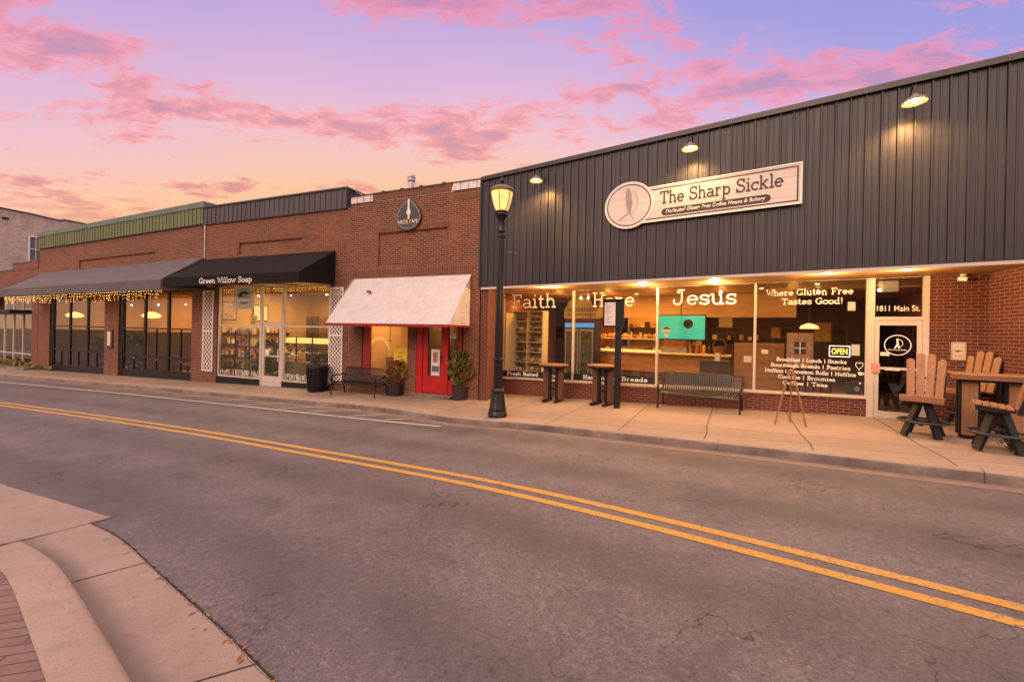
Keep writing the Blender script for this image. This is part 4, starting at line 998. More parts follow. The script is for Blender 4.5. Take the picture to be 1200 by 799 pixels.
m=MB(); m.box(9.85,10.2,2.6,2.66,2.85,3.1); m.build('panel','white_paint',ex)
cx=inside('black_crate','small black crate set on the sill in the corner of menu window','crate',0,0,0)
zz=sill(9.3)+.056
m=MB(); m.box(9.22,9.47,1.83,1.99,zz,zz+.28); m.build('body','black_poly',cx); m=MB(); disc(m,9.40,zz+.14,.05,.06,1.824,1.829,16); m.build('label','leaf_yellow',cx)
# OPEN sign
op=inside('open_sign','small glowing OPEN sign hung inside the menu window','sign',0,0,0)
m=MB(); m.box(8.87,9.27,BY+.07,BY+.10,1.245,1.52); m.build('panel','black_paint',op)
m=MB(); ribbon(m,[(8.885,1.26),(9.255,1.26),(9.255,1.505),(8.885,1.505),(8.885,1.26)],.02,BY+.066,BY+.0695,lambda u,v:u,lambda u,v:v); m.build('border','neon_w',op)
sans('lettering','OPEN',9.07,1.382,.29,.14,BY+.068,'neon',op,0,.02)
# interior lights
for (x,y,e) in ((.9,3.6,10),(2.6,4.2,10),(4.4,3.9,10),(6.3,4.4,9),(8.2,4.6,5)): lamp('room_light','POINT',(*FC.w(x,y),2.72),e,(1,.42,.08),None,.05)
for (x,y,z,e,sx,sy) in ((.4,3.0,3.0,26,1.4,.5),(2.6,3.2,3.05,45,2.,1.),(3.6,4.3,3.05,60,3,.6),(5.6,3.2,3.05,36,2.,.8),(3.4,7.2,3.0,70,3,1.2),(6.2,7.5,3.0,22,3,1),(8.3,3.6,3.05,16,1.5,.8),(9.0,6.5,3.0,16,3,1)):
    lamp('ceiling_panel_light','AREA',(*FC.w(x,y),z),e*1.1,(1,.43,.085),None,sx,(0,0,FC.rz),None,sy)
# ================================================================== RED DOOR SHOP
Rr=FR.root('brick_shop','narrow brick shop with a red door beneath a white sloping awning','building')
WR=5.36
m=MB(); wall(m,0,WR,-1.2,6.18,holes=[(.62,2.62,-.02,2.2),(2.98,4.80,-.42,2.2)],recess=[(1.28,4.12,3.9,5.05,.07)])
m.build('wall','brick_old',Rr)
m=MB(); wall(m,1.02,4.27,6.1801,6.46,y=-.012); m.add([(1.02,-.012,6.46),(4.27,-.012,6.46),(4.27,.26,6.46),(1.02,.26,6.46)],[(0,1,2,3)]); m.build('parapet','brick_old',Rr)
m=MB(); m.box(1.3,2.9,-.016,-.0125,6.2,6.40); m.box(3.0,4.1,-.016,-.0125,6.2,6.40); m.box(.3,1.0,-.008,-.001,5.92,6.12); m.box(4.33,5.25,-.008,-.001,5.92,6.12); m.box(1.2,4.2,-.008,-.001,5.06,5.26); m.box(.3,5.1,-.008,-.001,3.56,3.76); m.build('soldier_course','brick_soldier',Rr)
m=MB(); m.box(.98,4.3,-.03,.28,6.46,6.50)
for x in (1.4,2.2,3.0,3.9): m.box(x,x+.12,-.04,.2,6.501,6.53)
m.build('coping','charcoal_trim',Rr)
for a,b in ((0.0,1.0),(4.3,WR-.02)):
    m=MB(); m.box(a,b,-.01,.2,6.2,6.45)
    x=a+.28
    m.build('parapet_flashing','zinc',Rr)
    m=MB()
    while x<b-.05: m.box(x,x+.015,-.014,-.0105,6.2,6.45); x+=.3
    m.box(a,b,-.03,.22,6.4505,6.49); m.box(a,b,-.016,-.0105,6.19,6.215); m.build('flashing_edge','charcoal_trim',Rr)
m=MB(); m.box(0,WR,.27,9,6.0,6.1); m.build('roof','roof_tar',Rr)
m=MB(); m.box(0,.05,.26,9,-1.2,6.0); m.box(WR-.05,WR,.26,9,-1.2,6.0); m.box(0,WR,9,9.1,-1.2,6.0); m.build('side_wall','brick_old',Rr)
# inside
m=MB(); m.box(.06,WR-.06,3.6,3.7,-.45,2.6); m.build('back_wall','plaster_warm',Rr)
m=MB(); m.box(.06,WR-.06,.26,3.6,2.601,2.65); m.build('ceiling','plaster_warm',Rr)
m=MB(); m.box(.06,WR-.06,.26,3.6,-.50,-.45); m.build('floor','floor_in',Rr)
# red window
m=MB(); m.box(.621,.95,.04,.12,-.02,2.199); m.box(2.585,2.619,.08,.14,-.02,2.199); m.box(.951,2.584,.08,.14,-.02,.03); m.box(.951,2.584,.08,.14,2.1,2.199); wf=m.build('window','dark_red',Rr)
m=MB(); m.box(.951,2.584,.10,.106,.031,2.099); m.build('pane','glass',wf)
m=MB(); m.box(2.0,2.56,.070,.078,.27,1.06); ypo=m.build('poster','yellow',wf)
m=MB(); 
for (a,b,c,d) in ((2.20,2.42,.86,.89),(2.14,2.38,.73,.77),(2.26,2.46,.63,.67),(2.18,2.42,.54,.57),(2.12,2.24,.36,.45),(2.32,2.48,.36,.48)): m.box(a,b,.067,.0695,c,d)
m.build('poster_marks',plain('ochre_mark',(.38,.18,.01),.6),ypo)
m=MB(); m.box(.06,.10,.27,3.59,-.44,2.59); m.build('side_lining','plaster_warm',Rr)
m=MB(); m.box(2.85,2.90,.27,3.59,-.44,2.59); m.build('room_divider','plaster_warm',Rr)
m=MB()
for q_ in range(18):
    a0_,a1_=PI*q_/18,PI*(q_+1)/18
    m.add([(.104,1.5+r*math.cos(a),.55+r*1.15*math.sin(a)) for r,a in ((.62,a0_),(.62,a1_),(.72,a1_),(.72,a0_))],[(0,1,2,3)])
m.build('wall_arch',plain('arch_cream',(.66,.50,.32),.7),Rr)
m=MB(); e=arc(1.62,.75,.52,.78,0,180,20); ribbon(m,e,.09,2.59,2.595,lambda u,v:u,lambda u,v:v); m.build('painted_arch',plain('arch_brown',(.42,.26,.12),.7),Rr)
m=MB(); m.box(.7,2.6,1.2,1.25,-.45,.62); m.build('display_screen','cream',Rr)
# red door
m=MB(); m.box(2.981,3.22,.02,.12,-.42,2.199); m.box(4.12,4.22,.02,.12,-.42,2.199); m.box(3.221,4.119,.02,.12,1.98,2.199); fr_=m.build('door_frame','red_paint',Rr)
m=MB(); m.box(3.225,3.42,.05,.10,-.40,1.975); m.box(3.93,4.115,.05,.10,-.40,1.975); m.box(3.421,3.929,.05,.10,-.40,.16); m.box(3.421,3.929,.05,.10,1.85,1.975); dr=m.build('door','red_paint',Rr)
m=MB(); m.box(3.421,3.929,.07,.076,.161,1.849); m.build('pane','glass_dark',dr)
m=MB(); m.tube([(3.98,.05,.62),(3.98,.0,.64),(3.98,.0,.84),(3.98,.05,.86)],.012); m.build('handle','black_metal',dr)
m=MB(); m.box(3.55,3.88,.062,.069,.18,1.05); po=m.build('poster','paper',dr)
m=MB(); m.box(3.62,3.80,.059,.0615,.62,.95); m.build('poster_picture',plain('poster_brown',(.35,.14,.10),.6,0,.6,9),po)
m=MB(); m.box(3.58,3.86,.059,.0615,.30,.50); m.build('poster_banner',plain('poster_slate',(.13,.14,.22),.6,0,.3,12),po)
m=MB(); m.box(4.221,4.60,.05,.10,-.42,.05); m.box(4.601,4.72,.05,.10,-.42,2.199); m.box(4.221,4.60,.05,.10,1.9,2.199); sl=m.build('side_light','red_paint',Rr)
m=MB(); m.box(4.221,4.60,.07,.076,.051,1.899); m.build('pane','glass_dark',sl)
m=MB(); m.box(4.25,4.5,.062,.069,1.42,1.62); m.build('notice','paper',sl)
m=MB(); m.box(4.721,4.799,.03,.12,-.42,2.199); m.build('door_jamb','black_paint',Rr)
m=MB(); m.box(2.9,4.5,-.28,.02,-.75,-.425); m.build('doorstep','kerb',Rr)
for (x,y,z,e,s) in ((1.5,1.6,2.55,70,1.2),(3.6,1.8,2.55,12,.6)): lamp('ceiling_panel_light','AREA',(*FR.w(x,y),z),e*.9,(1,.55,.18),None,s,(0,0,0))
# hanging bulbs in the red window
hb=empty('bulb_garland',(*FR.w(0,0),0),FR.rz,'row of small bulbs hung along the top of the red framed window','string lights')
m=MB(); m.tube([(.95,.2,2.02),(1.7,.2,1.97),(2.45,.2,2.02)],.006,6); m.build('cable','black_metal',hb)
for i,x in enumerate((1.05,1.4,1.75,2.1,2.38)):
    m=MB(); m.blob((x,.2,1.93),.035,(1,1,1.2),8,i); m.build('bulb','bulb',hb,True)
m=MB(); m.tube([(1.72,.2,1.9),(1.72,.2,1.35)],.014,6); m.blob((1.72,.2,1.30),.05,(1,1,1.3),8,3); m.build('hanging_ornament','white_paint',hb)
# round-bottomed logo sign
ls=empty('logo_sign',(*FR.w(0,0),0),FR.rz,'dark drop shaped sign with a pale spoon on the brick front','sign')
pts=[(2.62,6.12),(2.45,6.04),(2.28,5.88),(2.14,5.68),(2.08,5.48)]+arc(2.61,5.52,.53,.47,186,354,18)+[(3.14,5.48),(3.08,5.68),(2.94,5.88),(2.78,6.04)]
m=MB(); m.prism(pts,-.09,-.02); m.build('board',plain('logo_slate',(.045,.045,.055),.5,0,.3,5),ls)
m=MB(); e=[(2.62+(x-2.62)*.90,5.58+(z-5.58)*.90) for x,z in pts]; ribbon(m,e+[e[0]],.02,-.094,-.0905,lambda u,v:u,lambda u,v:v); m.build('ring','steel_grey',ls)
m=MB(); m.prism([(2.59,6.10),(2.59,5.78),(2.55,5.68),(2.56,5.60),(2.60,5.55),(2.60,5.42),(2.66,5.42),(2.66,5.55),(2.70,5.60),(2.71,5.68),(2.66,5.78),(2.66,6.10)],-.098,-.0905); m.build('spoon','white_paint',ls)
sans('lettering','HILDE CAFE',2.61,5.33,.80,.13,-.0945,'paper',ls,0,.012)
# roof vents
v1=empty('vent_pipe',(*FR.w(1.74,1.2),6.1),FR.rz,'tall grey flue pipe with cap rising behind the brick parapet','vent')
m=MB(); m.lathe([(.10,0),(.10,1.15)],(0,0,0),16); m.build('pipe','zinc',v1,True); m=MB(); m.lathe([(.10,1.12),(.15,1.15),(.15,1.22),(.12,1.24),(.15,1.27),(.15,1.34),(.05,1.38)],(0,0,0),16); m.build('cap','zinc',v1,True)
v2=empty('mushroom_vent',(*FR.w(2.80,.9),6.1),FR.rz,'low mushroom shaped vent just above the brick parapet','vent')
m=MB(); m.lathe([(.09,0),(.09,.55)],(0,0,0),14); m.build('pipe','zinc',v2,True); m=MB(); m.lathe([(.08,.52),(.24,.56),(.27,.60),(.12,.66),(.02,.67)],(0,0,0),18); m.build('cap','charcoal_trim',v2,True)
# white awning
aw=empty('awning',(*FR.w(0,0),0),FR.rz,'white ribbed metal awning with red scalloped edge over the red door','awning')
x0,x1,d,zt_,zb_=.14,5.0,1.2,3.47,1.85
m=MB(); n=26
for i in range(n+1):
    t=i/n; z=zt_+(zb_-zt_)*t; y=-.02-(d-.02)*t
    for s in (0,1):
        q=.012 if s else 0; m.v+= [(x0+(.08)*(1-t),y-q,z-q),(x1+.05*(1-t),y-q,z-q)]
    if i<n:
        o=i*4; m.f+=[(o+2,o+4,o+5,o+3),(o,o+2,o+3,o+1)]
m.build('canopy','awning_white',aw)
for sx,s in ((x1+.012,1),(x0+.002,-1)):
    m=MB(); m.add([(sx,-.02,zt_),(sx,-.02,zb_),(sx,-d,zb_),(sx+.01,-.02,zt_),(sx+.01,-.02,zb_),(sx+.01,-d,zb_)],[(0,1,2),(5,4,3),(0,3,4,1),(1,4,5,2),(2,5,3,0)]); m.build('side_panel','awning_white',aw)
m=MB(); m.box(x0,x1+.02,-d-.016,-d-.002,1.795,1.86); 
x=x0
while x<x1-.05:
    m.prism([(x,1.7945)]+[(x+.075+.07*math.cos(a),1.7945+.035*math.sin(a)) for a in (PI*1.15,PI*1.35,PI*1.5,PI*1.65,PI*1.85)]+[(x+.15,1.7945)],-d-.013,-d-.004); x+=.151
m.box(x1+.023,x1+.035,-d,-.03,1.795,1.85); m.build('scalloped_fringe','dark_red',aw)
m=MB(); m.box(1.28,1.42,-.51,-.43,2.86,2.93)
for i,v in enumerate(m.v): m.v[i]=(v[0],v[1]-.035,v[2]+.055)
m.build('patch','dark_red',aw)
# planters
def leafy(name,h,r,n,mats,parent,leaf=.07,seed=1,up=.4,base=.0):
    rnd=random.Random(seed); bs={k:MB() for k in mats}
    for i in range(n):
        a=rnd.uniform(0,2*PI); t=rnd.random()**.8; rr=r*math.sqrt(rnd.random())*(.45+.75*math.sin(PI*min(1,t*.85+.12)))
        rr*=1+.35*math.sin(3*a+seed)+rnd.uniform(-.1,.25)
        c=Vector((rr*math.cos(a),rr*math.sin(a),base+h*t)); d=Vector((math.cos(a),math.sin(a),up+rnd.uniform(-.5,.9))).normalized()
        s=d.cross(Vector((rnd.uniform(-1,1),rnd.uniform(-1,1),rnd.uniform(-.3,1)))).normalized(); L=leaf*rnd.uniform(.6,1.5); w=L*.28
        mm=bs[rnd.choice(mats)]; nrm=d.cross(s)*.12*L
        mm.add([c,c+d*L*.5+s*w+nrm,c+d*L,c+d*L*.5-s*w+nrm],[(0,1,2,3)])
    return [b.build(name,k,parent) for k,b in bs.items() if b.v]
def planter(label,x,y,seed,mats,h,r,n,flower=False,leaf=.09,F=FR):
    P=empty('potted_plant'); F.place(P,x,y); tag(P,label,'plant','potted plants flanking the red door')
    m=MB(); m.lathe([(.20,0),(.215,.03),(.25,.34),(.275,.40),(.28,.44),(.255,.44),(.245,.40)],(0,0,0),22,True); m.build('pot','dark_grey_poly',P,True)
    m=MB(); m.lathe([(.245,.405),(.24,.415)],(0,0,0),18); m.build('soil','soil',P)
    st=MB(); rnd=random.Random(seed)
    for i in range(16):
        a=rnd.uniform(0,2*PI); rr=rnd.uniform(.3,1)*r
        st.tube([(.06*math.cos(a),.06*math.sin(a),.41),(rr*.5*math.cos(a),rr*.5*math.sin(a),.41+h*.45),(rr*math.cos(a),rr*math.sin(a),.41+h*rnd.uniform(.6,1.05))],[.012,.008,.004],5)
    st.build('stem','brown_wood',P); leafy('foliage',h,r,n,mats,P,leaf,seed,.9,.42)
    return P
xa,ya=FR.loc(-3.93,14.25); planter('bushy rust coloured plant in dark pot left of red door',xa,ya,5,['terracotta_leaf','terracotta_leaf','leaf_yellow','dark_bread'],.72,.30,520,False,.10)
xa,ya=FR.loc(-1.63,13.30); planter('tall bushy green plant in dark pot right of red door',xa,ya,8,['leaf','leaf_yellow','leaf','leaf','leaf_yellow','leaf','leaf','terracotta_leaf'],1.05,.24,420,True,.17)

# ================================================================== SOAP SHOP
Rs=FS.root('soap_shop','brick shop with dark metal parapet and white framed glass front under black awning','building')
WS=8.19
m=MB(); wall(m,.0,WS,-1.5,6.10,holes=[(.93,7.27,-.9,3.45)],recess=[(2.25,5.8,4.70,5.14,.06)]); m.build('wall','brick_old',Rs)
m=MB(); m.box(2.1,5.95,-.008,-.001,5.15,5.36); m.box(2.04,2.24,-.007,-.001,4.4,5.14); m.box(5.81,6.0,-.007,-.001,4.4,5.14); m.box(5.5,8.0,-.008,-.001,5.86,6.05); m.build('soldier_course','brick_soldier',Rs)
m=MB(); m.box(-.05,8.0,-.04,.25,6.10,6.80); x=-.05
while x<7.98: m.box(x,x+.03,-.062,-.0405,6.10,6.80); x+=.27
m.build('metal_parapet','dark_steel',Rs)
m=MB(); m.box(-.05,8.05,-.09,.3,6.801,6.86); m.box(-.04,8.0,-.07,-.042,6.07,6.10); m.box(8.0,8.03,-.07,1.6,6.08,6.80)
m.prism([(8.031,6.80),(8.031,6.86),(8.9,6.50),(8.9,6.46)],.3,.36); m.build('parapet_cap','charcoal_trim',Rs)
m=MB(); m.tube([(.08,-.03,4.6),(.08,-.03,6.08)],.022,8); m.build('conduit','zinc',Rs)
m=MB(); m.box(.0,WS,.27,11,5.9,6.0); m.build('roof','roof_tar',Rs)
m=MB(); m.box(0,.05,.26,11,-1.5,5.9); m.box(WS-.05,WS,.26,11,-1.5,5.9); m.box(0,WS,11,11.1,-1.5,5.9); m.build('side_wall','brick_old',Rs)
m=MB(); m.box(.06,WS-.06,5.6,5.7,-.7,3.5); m.box(.06,.12,.3,5.6,-.7,3.5); m.box(WS-.12,WS-.06,.3,5.6,-.7,3.5); m.build('interior_wall','plaster_warm',Rs)
m=MB(); m.box(.06,WS-.06,.26,5.6,3.501,3.55); m.build('ceiling','plaster',Rs); m=MB(); m.box(.06,WS-.06,.26,5.6,-.76,-.70); m.build('floor','floor_in',Rs)
m=MB(); m.box(.95,3.55,.02,.14,-.9,-.47); m.box(4.80,7.25,.02,.14,-.9,-.47); m.build('base_panel','black_paint',Rs)
def glazed(parent,a,b,za,zb,zm=None,mat='white_metal',w=.06,y=.05,gl='glass',name='window'):
    m=MB(); m.box(a,a+w,y,y+.09,za,zb); m.box(b-w,b,y,y+.09,za,zb); m.box(a+w+.001,b-w-.001,y,y+.09,za,za+w); m.box(a+w+.001,b-w-.001,y,y+.09,zb-w,zb)
    if zm: m.box(a+w+.001,b-w-.001,y,y+.09,zm-w/2,zm+w/2)
    o=m.build(name,mat,parent); m=MB(); m.box(a+w*.9,b-w*.9,y+.04,y+.046,za+w*.9,zb-w*.9); m.build('pane',gl,o); return o
w1=glazed(Rs,.95,3.55,-.469,3.35,1.70)
w2=glazed(Rs,4.80,7.25,-.469,3.35,1.72)
w3=glazed(Rs,3.56,4.79,1.80,3.35)
m=MB(); m.box(3.56,3.63,.04,.15,-.75,1.799); m.box(4.72,4.79,.04,.15,-.75,1.799); m.build('door_frame','white_metal',Rs)
m=MB(); m.box(3.64,3.75,.06,.12,-.72,1.78); m.box(4.60,4.71,.06,.12,-.72,1.78); m.box(3.751,4.599,.06,.12,-.72,-.30); m.box(3.751,4.599,.06,.12,1.66,1.78); m.box(3.751,4.599,.06,.11,.48,.53); d_=m.build('door','white_metal',Rs)
m=MB(); m.box(3.751,4.599,.08,.086,-.299,.479); m.box(3.751,4.599,.08,.086,.531,1.659); m.build('pane','glass',d_)
m=MB(); m.tube([(4.62,.06,.3),(4.62,.0,.32),(4.62,.0,.78),(4.62,.06,.8)],.016); m.build('handle','white_paint',d_); m=MB(); m.box(3.8,4.02,.072,.078,.55,.78); m.build('sticker','paper',d_)
# letter-like marks along the window feet
for wn_,(a,b) in ((w1,(1.08,3.42)),(w2,(4.93,7.1))):
    m=MB(); rnd=random.Random(int(a*10)); x=a
    while x<b:
        ww=rnd.uniform(.05,.11)
        if rnd.random()<.14: x+=.09; continue
        m.box(x,x+.03,.083,.0885,-.38,-.38+rnd.choice((.24,.24,.18))); 
        if rnd.random()<.7: m.box(x+.031,x+ww,.083,.0885,-.38+rnd.choice((0,.11,.2)),-.345+rnd.choice((0,.11,.2)))
        x+=ww+.03
    m.build('lettering','grey_letter',wn_)
# shop goods
def inS(name,label,cat,F=FS,z=-.70): return empty(name,(*F.w(0,0),z),F.rz,label,cat)
o=inS('round_sign','white card with a dark half round emblem hung in left soap window','sign',z=0)
m=MB(); m.box(1.6,2.88,.25,.26,2.42,3.30); m.build('panel','white_paint',o)
m=MB(); m.prism(arc(2.24,2.86,.40,.33,0,180,18),.245,.249); m.prism(arc(2.24,2.72,.30,.12,180,360,12),.245,.249); m.build('emblem',plain('emblem_green',(.05,.07,.05),.6),o)
m=MB(); ribbon(m,arc(2.24,2.86,.47,.42,0,360,30),.02,.2455,.249,lambda u,v:u,lambda u,v:v); m.build('ring','dark_grey_poly',o)
o=inS('display_rack','dark wire rack of lilac soaps behind left soap window','rack')
m=MB()
for x in (1.25,2.15): m.beam((x,.6,0),(x,.6,2.2),.04,.04); m.beam((x,1.1,0),(x,1.1,2.2),.04,.04)
m.build('frame','black_metal',o)
m=MB()
for z in (.5,1.0,1.5,2.0): m.box(1.2,2.2,.55,1.15,z,z+.03)
m.build('shelf','brown_wood',o)
rnd=random.Random(11); q=0
for z,lv in ((.531,'lowest'),(1.031,'second'),(1.531,'third'),(2.031,'top')):
    for i in range(4):
        m=MB(); h_=rnd.uniform(.15,.32); m.box(-.09,.09,-.1,.1,0,h_); m.box(-.07,.07,-.08,.08,h_+.0005,h_+.03); oo=m.build('soap_box',rnd.choice(['lilac','pink_paper','cream','leaf']))
        oo.location=(*FS.w(1.33+.245*i,.82),-.70+z); oo.rotation_euler=(0,0,FS.rz); tag(oo,f'small soap carton on {lv} shelf of wire rack, number {i+1} from left','carton','cartons on the wire rack')
o=inS('yellow_notice','small yellow notice card behind left soap window','notice',z=0); m=MB(); m.box(2.3,2.72,.5,.51,1.75,2.15); m.build('card','yellow',o)
m=MB(); m.box(2.40,2.62,.495,.499,1.83,1.9); m.box(2.44,2.58,.495,.499,1.95,2.02); m.build('marks','orange_text',o)
o=inS('lit_display_case','glass display case with glowing yellow top behind right soap window','display case')
m=MB(); m.box(3.5,6.3,1.0,1.6,.0,.9); m.build('base',plain('case_olive',(.20,.16,.06),.6),o); m=MB(); m.box(3.5,6.3,1.1,1.6,1.72,1.92); m.build('light_box','case_glow',o)
m=MB(); m.box(3.5,6.3,1.05,1.55,1.30,1.33); m.build('shelf','cream',o)
m=MB()
for x in (3.5,4.4,5.3,6.26): m.box(x,x+.04,1.0,1.04,.901,2.0)
m.build('post','black_metal',o)
for i in range(7):
    P=empty('shelf_plant',(*FS.w(3.75+.38*i,1.3),-.70+1.331),FS.rz,f'small dark leafy plant in lit case, number {i+1} from its left','plant','plants in the lit case')
    m=MB(); m.lathe([(.06,0),(.08,.1)],(0,0,0),10); m.build('pot','dark_bread',P); leafy('foliage',.22,.15,40,['leaf'],P,.09,20+i,.5,.09)
for k_,(x,y,h_,r_,lab) in enumerate(((3.35,.62,1.45,.36,'big leafy plant standing right behind the soap shop glass door'),(2.9,.7,.75,.35,'low bushy plant at foot of left soap window'),(6.35,.5,1.0,.28,'leafy plant at foot of right soap window near bin'))):
    P=empty('house_plant',(*FS.w(x,y),-.70),FS.rz,lab,'plant'); m=MB(); m.lathe([(.16,0),(.2,.34),(.18,.34)],(0,0,0),16); m.build('pot',rnd.choice(['cream','dark_grey_poly']),P); leafy('foliage',h_,r_,260,['leaf','leaf_yellow','leaf'],P,.2,40+k_,.7,.3)
o=inS('tall_cabinet','tall dark cabinet standing behind the lit case in soap shop','cabinet'); m=MB(); m.box(3.2,4.0,2.6,3.1,0,2.9); m.build('body','brown_wood',o); m=MB(); m.box(3.23,3.58,2.58,2.599,.1,2.8); m.box(3.62,3.97,2.58,2.599,.1,2.8); m.build('door',plain('cabinet_dark',(.07,.03,.015),.5),o)
def wall_shelf(F,x0,x1,y,z,label,wood,goods,seed,what,group,hmin=.12,hmax=.3):
    P=empty('wall_shelf',(*F.w(0,0),0),F.rz,label,'shelf'); m=MB(); m.box(x0,x1,y-.28,y-.005,z,z+.035); m.build('board',wood,P)
    for xx in (x0+.15,x1-.15): m=MB(); m.beam((xx,y-.01,z-.18),(xx,y-.24,z-.005),.03,.03); m.build('bracket','black_metal',P)
    rnd=random.Random(seed); x=x0+.12; i=0
    while x<x1-.12:
        i+=1; h_=rnd.uniform(hmin,hmax); r=rnd.uniform(.05,.09); m=MB()
        if rnd.random()<.5: m.lathe([(r*.9,0),(r,.02),(r,h_*.75),(r*.6,h_*.86),(r*.6,h_)],(0,0,0),12)
        else: m.box(-r,r,-r,r,0,h_*.8); m.box(-r*.9,r*.9,-r*.9,r*.9,h_*.8+.0005,h_*.8+.02)
        o=m.build(what,rnd.choice(goods)); o.location=(*F.w(x,y-.15),z+.0355); o.rotation_euler=(0,0,F.rz+rnd.uniform(-.3,.3)); tag(o,f'{what} number {i} from left on the {label}'[:110],what,group); x+=r*2+rnd.uniform(.03,.16)
def picture(F,x0,x1,y,z0,z1,label,mat):
    P=empty('wall_picture',(*F.w(0,0),0),F.rz,label,'picture'); m=MB(); m.box(x0,x1,y-.04,y-.002,z0,z1); m.build('frame','brown_wood',P); m=MB(); m.box(x0+.05,x1-.05,y-.045,y-.0405,z0+.05,z1-.05); m.build('print',mat,P)
F2=Facade(FS.w(.121,0),FS.n)
wall_shelf(F2,.35,4.2,0,1.35,'top shelf on left side wall of soap shop','brown_wood',['cream','lilac','leaf','pink_paper','white_paint'],5,'bottle','goods on the soap shop shelves')
wall_shelf(F2,.35,4.2,0,.85,'second shelf on left side wall of soap shop','brown_wood',['cream','lilac','leaf','brown_wood','white_paint'],6,'bottle','goods on the soap shop shelves')
wall_shelf(F2,.35,4.2,0,.35,'third shelf on left side wall of soap shop','brown_wood',['cream','lilac','pink_paper','white_paint'],7,'bottle','goods on the soap shop shelves')
wall_shelf(F2,.35,4.2,0,-.15,'lowest shelf on left side wall of soap shop','brown_wood',['cream','dark_bread','pink_paper','leaf'],8,'bottle','goods on the soap shop shelves')
picture(F2,.6,1.4,0,1.95,2.8,'brown framed lilac print on left side wall of soap shop','lilac'); picture(F2,2.2,3.0,0,1.95,2.75,'brown framed pale print on left side wall of soap shop','paper')
wall_shelf(FS,3.7,6.4,5.6,1.3,'back wall shelf behind right soap window','brown_wood',['cream','lilac','pink_paper','white_paint'],9,'bottle','goods on the soap shop shelves')
tt=empty('display_table',(*FS.w(2.2,2.4),-.70),FS.rz,'round wooden display table stacked with goods in middle of soap shop','table')
m=MB(); m.lathe([(.7,.80),(.72,.82),(.72,.85),(.7,.86)],(0,0,0),28); m.build('tabletop','brown_wood',tt); m=MB(); m.lathe([(.3,0),(.28,.05),(.07,.1),(.07,.8)],(0,0,0),16); m.build('pedestal','brown_wood',tt)
for k_ in range(9):
    a=k_*.7; m=MB(); h_=.14+.05*(k_%4); m.lathe([(.09,0),(.1,.02),(.1,h_),(.06,h_+.04)],(0,0,0),12); o=m.build('tin',['lilac','white_paint','cream','leaf','pink_paper'][k_%5]); rr=.15+.38*((k_*37%10)/10); o.location=(*FS.w(2.2+rr*math.cos(a),2.4+rr*math.sin(a)),-.70+.8605); tag(o,f'small tin on round display table in soap shop, number {k_+1} going round','tin','tins on the display table')
gd=empty('gourd',(*FS.w(2.95,.62),-.70),0,'big white pumpkin sitting at foot of left soap window','pumpkin')
m=MB(); m.v=[]; n_=30; mm_=10
for i in range(mm_+1):
    th=PI*i/mm_
    for k in range(n_):
        a=2*PI*k/n_; r=.26*(1+.07*abs(math.cos(5*a)))*math.sin(th); m.v.append((r*math.cos(a),r*math.sin(a),.19+.19*math.cos(th)))
for i in range(mm_):
    for k in range(n_): m.f.append((i*n_+k,(i+1)*n_+k,(i+1)*n_+(k+1)%n_,i*n_+(k+1)%n_))
m.build('body','cream',gd,True); m=MB(); m.tube([(0,0,.36),(.01,0,.42),(.04,0,.46)],[.03,.02,.016],6); m.build('stalk','brown_wood',gd)
# coffee shop extras
wall_shelf(FC,2.1,4.9,8.4,1.5,'long back shelf in the kitchen behind the counter','brown_wood',['chocolate','cream','bread','dark_bread'],15,'canister','canisters behind the counter')
wall_shelf(FC,2.1,4.9,8.4,1.95,'highest back shelf in the kitchen behind the counter','brown_wood',['chocolate','cream','bread','dark_bread'],16,'canister','canisters behind the counter')
wall_shelf(FC,5.4,7.2,9.3,1.5,'dim back shelf right of the teal screen','brown_wood',['chocolate','cream','mustard'],17,'canister','canisters behind the counter')
picture(FC,5.6,6.2,9.3,2.0,2.5,'small framed menu card on dim back wall right of screen','cream'); picture(FC,8.9,9.5,9.3,1.5,2.3,'framed pale poster deep inside behind the menu window','mustard'); picture(FC,7.5,7.9,9.3,1.6,2.1,'small square picture deep inside left of pendant lamp','bread')
for k_,(x,y,lab) in enumerate(((2.4,4.3,'small ceiling spot over the left end of counter'),(3.6,4.3,'small ceiling spot over the middle of counter'),(5.0,4.3,'small ceiling spot over the counter left of teal screen'),(7.4,3.9,'small ceiling spot near the wooden partition'),(8.7,3.2,'small ceiling spot behind the menu window'))):
    if k_==0:
        P=empty('ceiling_spot'); m=MB(); m.lathe([(.07,0),(.07,-.02),(.05,-.02)],(0,0,0),16,False); m.build('ring','white_paint',P); m=MB(); m.lathe([(.05,-.018),(.05,-.01)],(0,0,0),14); m.build('lens','led',P); cs0=P
    else: P=copy_tree(cs0)
    P.location=(*FC.w(x,y),3.118); tag(P,lab,'ceiling light','ceiling spots in the coffee shop'); lamp('ceiling_spot_light','SPOT',(*FC.w(x,y),3.08),20,(1,.46,.10),None,.04,(0,0,0),110)
